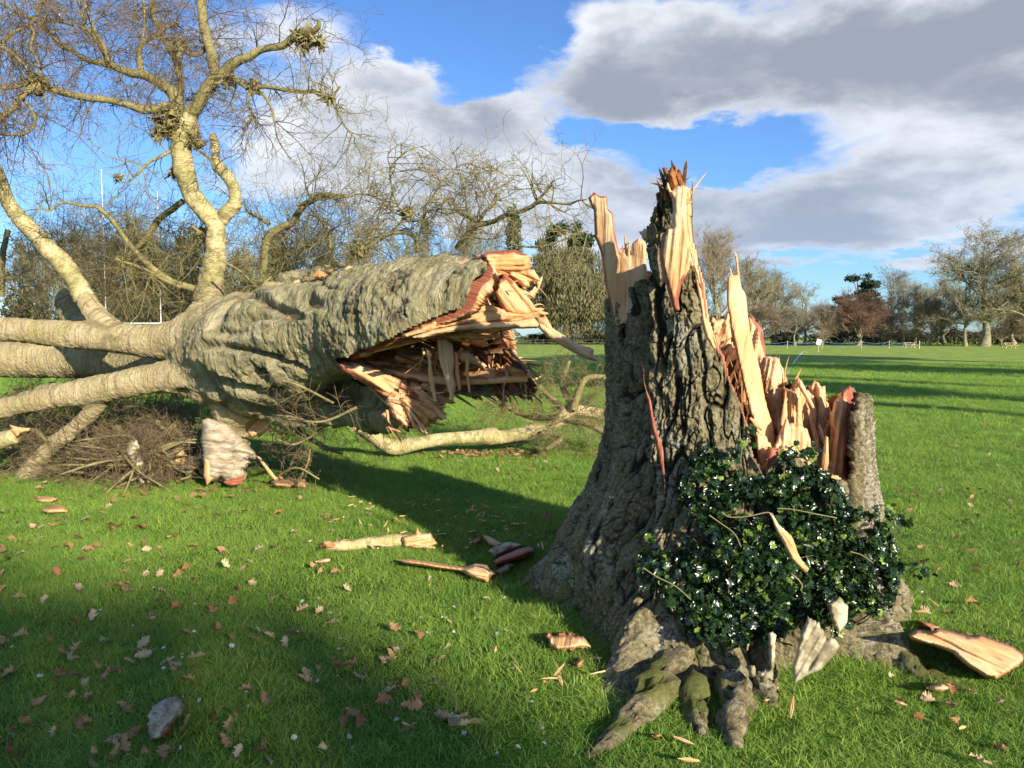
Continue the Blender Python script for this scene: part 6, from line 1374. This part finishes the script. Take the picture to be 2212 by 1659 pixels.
def bare_tree(seed, H, W, crown0=.22, tr=.03, n1=15, n2=7, n3=7, n4=6, mcol='olive', up=.35, name='bare_tree', twr=.022, trunks=1, jit=.17, fill=.75):
    r_ = np.random.default_rng(seed); root = empty(name, (0, 0, 0), 'x', 'tree')
    cz = H * (crown0 + (1 - crown0) * .50); hz = H * (1 - crown0) * .54
    g_ = Geo(); B = []; T = []; Rr = []
    for k in range(trunks):
        off = (k - (trunks - 1) / 2) * H * .2; top = H * .72
        zz = np.linspace(0, top, 8); P = np.stack([off + H * .02 * np.cumsum(r_.normal(0, .6, 8)) * (zz > 0), H * .02 * np.cumsum(r_.normal(0, .6, 8)) * (zz > 0), zz], -1); R = H * tr * np.interp(zz / H, [0, .03, .12, .45, .75], [1.5, 1.15, .9, .6, .22]); R[0] *= 1.15
        tubes(g_, [smooth_poly(P, 3)], [np.interp(np.linspace(0, 7, 22), range(8), R)], 9)
        m_ = n1 // trunks; s_ = np.sort(r_.uniform(crown0 * .75, .70, m_)); s_[-2:] = .70; z_ = s_ * H; bx = np.stack([np.interp(z_, zz, P[:, 0]), np.interp(z_, zz, P[:, 1]), z_], -1)
        a = r_.uniform(0, 6.28, m_) + np.arange(m_) * 2.4; el = r_.uniform(.1, .7, m_) + up + .8 * (s_ - .3); el[-2:] += .4; d = np.stack([np.cos(a) * np.cos(el), np.sin(a) * np.cos(el), np.sin(el)], -1)
        # reach to the crown's envelope
        L = np.zeros(m_)
        for i in range(m_):
            for q in np.linspace(.05, 2, 60) * H:
                p = bx[i] + d[i] * q
                if (p[0] / W) ** 2 + (p[1] / W) ** 2 + ((p[2] - cz) / hz) ** 2 > 1 and q > .12 * H: break
            L[i] = max(q * fill, .14 * H)
        P1, R1 = vgen(r_, bx, d, L, np.interp(z_, zz, R) * .62, 7, .08, 0, jit); B.append((P1, R1))
        tubes(g_, list(P1), list(R1), 5)
    g_.build('trunk', M_TR if mcol != 'red' else M_TW['grey'], root)
    P1 = np.concatenate([b[0] for b in B]); R1 = np.concatenate([b[1] for b in B]); g_ = Geo()
    for lvl, (n, k, pts_, sd_) in enumerate(((n2, .50, 6, 4), (n3, .52, 5, 3), (n4, .55, 4, 3))):
        if not n: break
        m_ = len(P1) * n; i = np.repeat(np.arange(len(P1)), n); q = P1.shape[1]; s_ = r_.integers(1 if lvl else 2, q, m_); s1 = np.minimum(s_, q - 2); t = P1[i, s1 + 1] - P1[i, s1]; Ls = np.linalg.norm(t, axis=1) * (q - 1) * k * r_.uniform(.5, 1.25, m_); t /= np.linalg.norm(t, axis=1, keepdims=True)
        P1, R1 = vgen(r_, P1[i, s_], t, Ls, np.maximum(R1[i, s_] * .62, twr), pts_, .48, .06, jit + .03); tubes(g_, list(P1), list(np.maximum(R1, twr * .8)), sd_, False)
    g_.build('crown', M_TW[mcol], root); return root


LQ = np.array([[-.5, -.3, 0], [.1, -.5, .1], [.5, .1, 0], [-.1, .5, .15]])


def leafy(name, lobes, n, size, m_, trunk=None, flat=1.0, hang=0.0, seed=1, surf=.55):
    """crown of many leaf clumps through the volume of the lobes; lobes: x y z rx ry rz"""
    r_ = np.random.default_rng(seed); root = empty(name, (0, 0, 0), 'x', 'tree'); L = np.array(lobes, float); vol = (L[:, 3] * L[:, 4] * L[:, 5]) ** .67; i = r_.choice(len(L), n, p=vol / vol.sum())
    d = r_.normal(size=(n, 3)); d /= np.linalg.norm(d, axis=1, keepdims=True); rad = r_.random(n) ** (1 / 3 * surf); P = L[i, :3] + d * rad[:, None] * L[i, 3:]
    k = fbm(P * (2.6 / np.mean(L[:, 3])), 3, seed) > -.14; P = P[k]; d = d[k]; n = len(P); P = P + r_.normal(0, size * .4, P.shape)
    D0 = r_.normal(size=(n, 3)); Nn = d + r_.normal(0, .5, (n, 3)); Nn[:, 2] += .3
    if flat < 1: D0[:, 2] *= .6; Nn[:, 2] += .5
    if hang: D0 = D0 * (1 - hang) + np.array([0, 0, -1.0]) * hang; Nn[:, 2] *= .1
    g_ = Geo(); sh = LQ * (np.array([.35, 2.2, 1]) if hang else 1); scatter_leaf(g_, P, D0, Nn, size * r_.uniform(.5, 1.4, n), sh, F4=np.array([[0, 1, 2, 3]]))
    g_.build('crown', m_, root, smooth=False)
    if trunk:
        g_ = Geo(); h_, tr = trunk; zz = np.linspace(0, h_, 8); P = np.stack([np.cumsum(r_.normal(0, .012 * h_, 8)) * (zz > 0), 0 * zz, zz], -1); polys = [smooth_poly(P, 3)]; rr_ = [tr * np.linspace(1.3, .3, 22)]
        for l in lobes:
            z0 = min(max(l[2] * .6, .25 * h_), h_ * .95); b = np.array([np.interp(z0, zz, P[:, 0]), 0, z0]); e = np.array(l[:3]); polys.append(smooth_poly([b, (b + e) / 2 + np.array([0, 0, .05 * h_]), e], 4)); rr_.append(tr * np.linspace(.45, .12, 9))
        tubes(g_, polys, rr_, 7); g_.build('trunk', M_TR, root)
    return root


def base_of(px, dist): return np.array([(px - CX) / FPX * dist, dist, 0.0])


def top_h(py, dist): return at(CX, py, dist)[2]


kinds = {}
kinds['oak'] = bare_tree(1, 20, 9.5, .20, .026, 16, 8, 8, 7, 'olive', .15, 'bare_oak', jit=.24)
kinds['beech'] = bare_tree(2, 22, 6.8, .12, .02, 24, 8, 8, 6, 'brown', .55, 'bare_beech', jit=.12)
kinds['rbeech'] = bare_tree(3, 14, 7.4, .10, .022, 26, 9, 9, 7, 'red', .35, 'red_twigged_beech', jit=.14, twr=.024)
kinds['poplar'] = bare_tree(4, 18, 4.0, .25, .02, 13, 6, 6, 5, 'grey', .7, 'slender_bare_tree', jit=.16)
kinds['ash'] = bare_tree(5, 15, 7.0, .18, .025, 18, 8, 8, 6, 'olive', .35, 'bare_tree', jit=.2)
kinds['scrub'] = bare_tree(6, 11, 6.0, .06, .014, 26, 8, 8, 6, 'brown', .3, 'bare_tree', jit=.22)
kinds['great'] = bare_tree(7, 25, 8.8, .26, .024, 22, 8, 8, 8, 'olive', .12, 'great_oak', jit=.27, twr=.026)
ced = []
r_ = np.random.default_rng(9)
for z_, w_ in ((4.2, 6.5), (6.4, 7.0), (8.8, 6.2), (11, 5.2), (13.2, 4.6), (15.4, 5.2), (17.0, 4.2)):
    for k in range(4 if z_ < 15 else 2):
        a = r_.uniform(0, 6.28); q = w_ * r_.uniform(.35, .6); ced.append((q * math.cos(a), q * math.sin(a), z_ + r_.normal(0, .35), w_ * r_.uniform(.4, .6), w_ * .45, .8))
kinds['cedar'] = leafy('cedar', ced, 20000, .5, M_CED, (16, .55), flat=.3, seed=3, surf=1)
pn = [(r_.normal(0, 1.3) * (1 - z_ / 26), r_.normal(0, 1.3) * (1 - z_ / 26), z_, 2.4 * (1.15 - z_ / 28), 2.4 * (1.15 - z_ / 28), 1.0) for z_ in np.linspace(7, 20, 15)]
kinds['pine'] = leafy('pine', pn, 6500, .45, M_CED, (20, .4), flat=.5, seed=4, surf=1)
wl = [(0, 0, 13, 9, 8, 9), (-5, 0, 9, 6, 6, 8), (5, -1, 9, 6, 6, 8), (1, -2, 17, 5, 5, 5), (0, -4, 8, 7, 5, 7), (-3, 1, 16, 5, 5, 5)]
kinds['willow'] = leafy('weeping_tree', wl, 26000, .42, M_OLV, (12, .5), hang=.8, seed=5, surf=.7)
sh_ = [(0, 0, 2.4, 3.6, 3, 2.3), (-2.6, 0, 1.8, 2.4, 2.2, 1.8), (2.5, .4, 2.0, 2.6, 2.2, 2.0), (.6, -1, 3.3, 2.0, 2, 1.6)]
kinds['shrub'] = leafy('evergreen_shrub', sh_, 5200, .30, M_BSH, (2, .15), seed=6, surf=.8)
cn = [(0, 0, 3, 4.6, 4, 3), (-2.5, 0, 4, 3.2, 3, 3), (2.6, 0, 4.4, 3.2, 3, 3.2), (.3, 0, 6.6, 2.8, 2.8, 2.6), (-1, 0, 8.2, 2, 2, 1.8)]
kinds['yew'] = leafy('dark_yew', cn, 9000, .34, M_OLV, (5, .3), seed=7, surf=.8)
REFH = dict(oak=20.4, beech=22.5, rbeech=14.4, poplar=18, ash=15.2, scrub=11, great=25, cedar=17.4, pine=21.3, willow=22.3, shrub=5.0, yew=10.2)
REFW = dict(oak=10, beech=7.2, rbeech=7.6, poplar=4.6, ash=7.4, scrub=6.2, great=9.6, cedar=8.5, pine=3.8, willow=11, shrub=5, yew=5.6)
TREES = [  # kind, px, top py, half width px, distance, label
    ('beech', 1540, 506, 54, 140, 'tall rounded bare beech just right of the stump spike'), ('ash', 1612, 574, 62, 150, 'broad olive bare tree right of the tall beech'), ('ash', 1668, 598, 44, 156, 'bare tree on the right shoulder of the broad olive one'),
    ('scrub', 1480, 620, 50, 150, 'low bare tree behind the tall stump spike'), ('scrub', 1650, 660, 46, 138, 'low brushy tree beyond the wood plank'), ('oak', 1738, 616, 40, 150, 'small spreading bare oak left of the dark cedars'), ('poplar', 1716, 668, 20, 136, 'thin pale bare tree before the small spreading oak'), ('scrub', 1775, 662, 40, 140, 'pale bare thicket tree below the lower cedar'),
    ('cedar', 1857, 597, 44, 175, 'dark flat topped cedar above the reddish tree'), ('cedar', 1812, 642, 40, 176, 'lower dark cedar spreading left of the flat topped one'), ('rbeech', 1852, 640, 58, 140, 'reddish brown rounded tree under the cedar'),
    ('poplar', 1922, 588, 28, 152, 'tall slender bare tree right of the cedar'), ('poplar', 1948, 604, 24, 158, 'second slender bare tree, nearer the great oak'), ('oak', 1918, 650, 44, 142, 'bare oak with a forked pale trunk right of the reddish tree'), ('ash', 1972, 622, 46, 150, 'bare tree above the left picnic table'),
    ('scrub', 2010, 650, 44, 138, 'brownish bare tree left of the great oak'), ('ash', 2040, 612, 44, 156, 'bare tree behind the left side of the great oak'), ('great', 2124, 500, 84, 130, 'great bare oak standing tallest at the right'), ('oak', 2084, 560, 44, 131, 'older oak with a thick trunk just left of the great oak'),
    ('oak', 2222, 508, 66, 128, 'bare oak cut by the right edge of the picture'), ('ash', 2190, 590, 44, 156, 'bare tree between the great oak and the picture edge'), ('scrub', 2160, 655, 46, 142, 'low bare tree right of the great oak trunk'), ('scrub', 2230, 660, 50, 140, 'low bare tree at the right edge'), ('scrub', 1900, 672, 44, 150, 'low bare tree between reddish tree and forked oak'), ('scrub', 1700, 680, 40, 160, 'low dim tree beyond the rope barrier'),
    ('pine', 1108, 442, 34, 150, 'dark pine rising over the broken trunk end'), ('cedar', 1232, 488, 62, 175, 'dark cedar above the weeping tree'), ('cedar', 1180, 504, 40, 180, 'smaller dark cedar left of the other one'), ('willow', 1222, 528, 82, 165, 'big olive weeping tree between trunk and stump'), ('willow', 1340, 560, 60, 190, 'olive weeping tree half hidden by the stump'),
    ('ash', 1010, 478, 60, 185, 'bare tree behind the traced crown above the trunk'), ('ash', 920, 500, 56, 190, 'bare tree beyond the trunk, left of the pine'), ('ash', 800, 500, 60, 190, 'bare tree beyond the middle of the trunk'), ('yew', 425, 478, 60, 120, 'dark yew behind the upright pale stem'), ('yew', 598, 486, 46, 126, 'dark yew right of the upright stem'), ('yew', 700, 540, 50, 140, 'low yew behind the middle of the fallen trunk'),
    ('yew', 520, 530, 60, 118, 'low broad yew behind the fork of the stem'), ('yew', 330, 524, 60, 118, 'broad yew left of the upright stem'), ('yew', 240, 552, 56, 122, 'yew beside the left goal post'), ('ash', 180, 520, 60, 140, 'bare tree behind the left goal post'), ('ash', 60, 540, 60, 150, 'bare tree at the far left'), ('ash', 300, 500, 60, 150, 'bare tree between the goal posts'),
    ('shrub', 1600, 712, 50, 160, 'dark hedge shrub left of the pitch line'), ('shrub', 1690, 714, 50, 165, 'dark hedge shrub behind the white board'), ('shrub', 1790, 712, 50, 165, 'dark hedge shrub under the cedars'), ('shrub', 1880, 712, 50, 165, 'dark hedge shrub below the reddish tree'), ('shrub', 1970, 710, 50, 165, 'dark hedge shrub behind the left picnic table'), ('shrub', 2060, 706, 50, 162, 'dark hedge shrub left of the great oak trunk'), ('shrub', 2150, 706, 50, 160, 'dark hedge shrub right of the great oak trunk'), ('shrub', 2230, 702, 50, 160, 'dark hedge shrub at the right edge'),
    ('shrub', 1290, 716, 50, 180, 'dark hedge shrub beside the stump'), ('shrub', 1180, 716, 50, 180, 'dark hedge shrub under the weeping tree'), ('shrub', 1060, 700, 60, 170, 'dark hedge shrub seen beneath the splinter'), ('shrub', 60, 620, 70, 100, 'olive shrub at the far left'), ('shrub', 170, 632, 60, 98, 'olive shrub left of the goal'), ('shrub', 290, 620, 70, 96, 'olive shrub between the goal posts'), ('shrub', 400, 600, 70, 98, 'olive shrub behind the stem base'), ('shrub', 520, 596, 70, 100, 'olive shrub right of the stem base'), ('shrub', 640, 590, 70, 104, 'olive shrub behind the trunk debris'), ('shrub', 760, 590, 60, 120, 'olive shrub beyond the trunk top'), ('shrub', 870, 560, 60, 140, 'olive shrub beyond the trunk, left of the pine'), ('shrub', 980, 560, 60, 140, 'olive shrub below the distant bare tree'),
]
used = set(); WX = dict(oak=1.5, beech=1.35, rbeech=1.35, poplar=1.5, ash=1.5, scrub=1.5, great=1.55, willow=1.8, yew=1.25, cedar=1.5, pine=1.3)
for kd, px_, py_, hw, dist, lb in TREES:
    o = kinds[kd] if kd not in used else copy_tree(kinds[kd]); used.add(kd)
    Hh = top_h(py_, dist) + 0.0; o.location = base_of(px_, dist); sx = hw / FPX * dist / REFW[kd] * WX.get(kd, 1.15); sz = Hh / REFH[kd]; o.scale = (sx, sx, sz); o.rotation_euler = (0, 0, rng.uniform(0, 6.28) if kd != 'great' else .4)
    tag(o, lb, 'hedge' if kd == 'shrub' else 'tree', 'dark shrubs along the field edge' if kd == 'shrub' else 'trees beyond the field')
# trees behind the camera that throw the shade over the grass
hd = np.array([math.cos(saz), math.sin(saz)]); sd_ = np.array([-math.sin(saz), math.cos(saz)])


def behind(h, L, cz, r0, seed, label, stretch=1.0, dens=1.0):
    p = hd * h - sd_ * L; r_ = np.random.default_rng(seed); lob = [(0, 0, cz, r0 * stretch * .75, r0 * .8, r0 * .75)]
    for k in range(9):
        a = r_.uniform(0, 6.28); e = r_.uniform(-.7, 1.2); lob.append((r0 * stretch * .62 * math.cos(a) * math.cos(e), r0 * .62 * math.sin(a) * math.cos(e), cz + r0 * .62 * math.sin(e), r0 * .42, r0 * .42, r0 * .38))
    t = leafy('leafy_tree', lob, int(15000 * dens), .5, M_FAR, (cz, .35), seed=seed, surf=.8); t.location = (p[0], p[1], 0); t.rotation_euler = (0, 0, saz); tag(t, label, 'tree', 'trees behind the viewer'); return t


te = math.tan(sel)
behind(-3.4, 45, 45 * te - 1.7, 5.6, 21, 'evergreen tree standing behind the viewer, shading the left grass')
behind(-10.5, 46, 46 * te - 1.0, 5.6, 22, 'evergreen tree behind the viewer, left of the first')
for i, (h, L, zc, rr_) in enumerate(((17, 24, 19.5, 4.6), (25, 22, 20.5, 5.4), (34, 20, 20.5, 5.2), (43, 18, 20.5, 5.6), (52, 16, 21, 5.6), (21, 30, 16.6, 2.4), (38, 28, 17.0, 2.6))):
    behind(h, L, zc, rr_, 31 + i, 'tall tree of the row to the right of the viewer, number %d from the stump' % (i + 1), 1.45, 1.3)

# ------------------------------------------------------------------ things on the field
M_WHITE = plain('white_paint', (0.72, 0.72, 0.70), (0.82, 0.82, 0.80), 4, .5, 0)
M_PLANK = plain('pale_timber', (0.55, 0.42, 0.24), (0.70, 0.56, 0.34), 5, .7, 0)
M_ROPE = plain('blue_rope', (0.06, 0.12, 0.26), (0.12, 0.20, 0.36), 5, .7, 0)
goal = empty('rugby_goal', base_of(291, 79), 'white rugby goal with two tall posts beyond the fallen crown', 'rugby goal')
for px_, pt in ((232, 365), (350, 412)):
    b = base_of(px_, 79); g_ = Geo(); H_ = top_h(pt, 79); tubes(g_, [np.array([b + [0, 0, z] for z in np.linspace(0, H_, 6)])], [np.linspace(.06, .035, 6)], 10); g_.build('post', M_WHITE, goal)
g_ = Geo(); a, b = base_of(232, 79) + [0, 0, 3.0], base_of(350, 79) + [0, 0, 3.0]; tubes(g_, [np.array([a, (a + b) / 2, b])], [[.06] * 3], 8); g_.build('crossbar', M_WHITE, goal)


def boxes(lst, name, m_, parent=None):
    g_ = Geo()
    for c, s_, *rz in lst:
        c = np.array(c, float); s_ = np.array(s_, float) / 2; v = np.array([[x, y, z] for x in (-1, 1) for y in (-1, 1) for z in (-1, 1)]) * s_
        if rz:
            a, ax = rz[0]; ca, sa = math.cos(a), math.sin(a)
            M = np.array([[ca, 0, sa], [0, 1, 0], [-sa, 0, ca]]) if ax == 'y' else np.array([[1, 0, 0], [0, ca, -sa], [0, sa, ca]]); v = v @ M.T
        g_.add(v + c, F4=[[0, 1, 3, 2], [4, 6, 7, 5], [0, 4, 5, 1], [2, 3, 7, 6], [0, 2, 6, 4], [1, 5, 7, 3]])
    o = g_.build(name, m_, parent, smooth=False); bv = o.modifiers.new('b', 'BEVEL'); bv.width = .008; bv.segments = 1; return o


def picnic(px_, dist, label):
    b = base_of(px_, dist); t = empty('picnic_table', b, label, 'picnic table', 'picnic tables at the field edge'); x, y, _ = b
    boxes([((x, y + k * .15, .76), (1.9, .13, .045)) for k in (-2, -1, 0, 1, 2)], 'table_top', M_PLANK, t)
    for s_ in (-1, 1):
        boxes([((x, y + s_ * .72, .45), (1.9, .26, .045))], 'seat', M_PLANK, t)
        boxes([((x + s_ * .65, y - .33, .37), (.09, .09, .86), (R_(-28), 'x')), ((x + s_ * .65, y + .33, .37), (.09, .09, .86), (R_(28), 'x')), ((x + s_ * .65, y, .39), (.07, 1.6, .09))], 'leg', M_PLANK, t)


picnic(1962, 112, 'wooden picnic table at the field edge, left of the great oak'); picnic(2178, 108, 'wooden picnic table at the field edge, right of the great oak')
b = base_of(1768, 80); sb = empty('notice_board', b, 'small tilted white board standing at the far end of the pitch line', 'sign'); zt = top_h(739, 80)
boxes([((b[0], b[1], zt), (.50, .03, .58), (R_(14), 'y'))], 'board', M_WHITE, sb); boxes([((b[0], b[1] + .04, zt / 2), (.04, .04, zt))], 'post', M_PLANK, sb)
rb = empty('rope_barrier', base_of(1985, 105), 'blue rope barrier strung on white posts along the far field edge', 'rope barrier')
PX = [1560, 1640, 1700, 1775, 1860, 1920, 1985]
for q in PX: g_ = Geo(); p = base_of(q, 105); tubes(g_, [np.array([p, p + [0, 0, .55], p + [0, 0, 1.1]])], [[.035] * 3], 6); g_.build('post', M_WHITE if q == 1985 else M_PLANK, rb)
for h_ in (.55, .95):
    g_ = Geo(); pl_ = []
    for a, b in zip(PX[:-1], PX[1:]):
        A_, B_ = base_of(a, 105), base_of(b, 105)
        for t in np.linspace(0, 1, 7)[:-1]: pl_.append(A_ * (1 - t) + B_ * t + np.array([0, 0, h_ - .22 * 4 * t * (1 - t)]))
    tubes(g_, [np.array(pl_)], [np.full(len(pl_), .028)], 5); g_.build('rope', M_ROPE, rb)
# painted line on the turf
q = [gnd(1747, 751), gnd(1735, 760), gnd(1716, 782), gnd(1702, 806), gnd(1690, 840)]; q[0][1] = min(q[0][1], 78); q[0][0] = (1745 - CX) / FPX * q[0][1]
V = []
for p in smooth_poly(np.array(q), 6): V += [p + [-.06, 0, float(gz(p[0], p[1])) + .012], p + [.06, 0, float(gz(p[0], p[1])) + .012]]
M_LINE = plain('line_paint', (0.30, 0.36, 0.22), (0.74, 0.76, 0.70), 3, .9, 0, lo=.30, hi=.5)
V = np.array(V); F = [[2 * i, 2 * i + 1, 2 * i + 3, 2 * i + 2] for i in range(len(V) // 2 - 1)]
mk('pitch_line', V, np.array(F), M_LINE, uvw=V)['kind'] = 'structure'
# low field fence far left
fe = empty('field_fence', base_of(1200, 150), 'dark low post and rail fence beneath the weeping tree', 'fence'); M_DARK = plain('dark_timber', (0.05, 0.04, 0.03), (0.10, 0.085, 0.06), 5, .8, 0)
fx = [base_of(q, 150) for q in range(1120, 1320, 18)]
boxes([((p[0], p[1], .6), (.12, .12, 1.2)) for p in fx], 'posts', M_DARK, fe); a, b = fx[0], fx[-1]
boxes([(((a + b) / 2 + [0, 0, h_]), (b[0] - a[0], .05, .10)) for h_ in (.5, 1.0)], 'rail', M_DARK, fe)
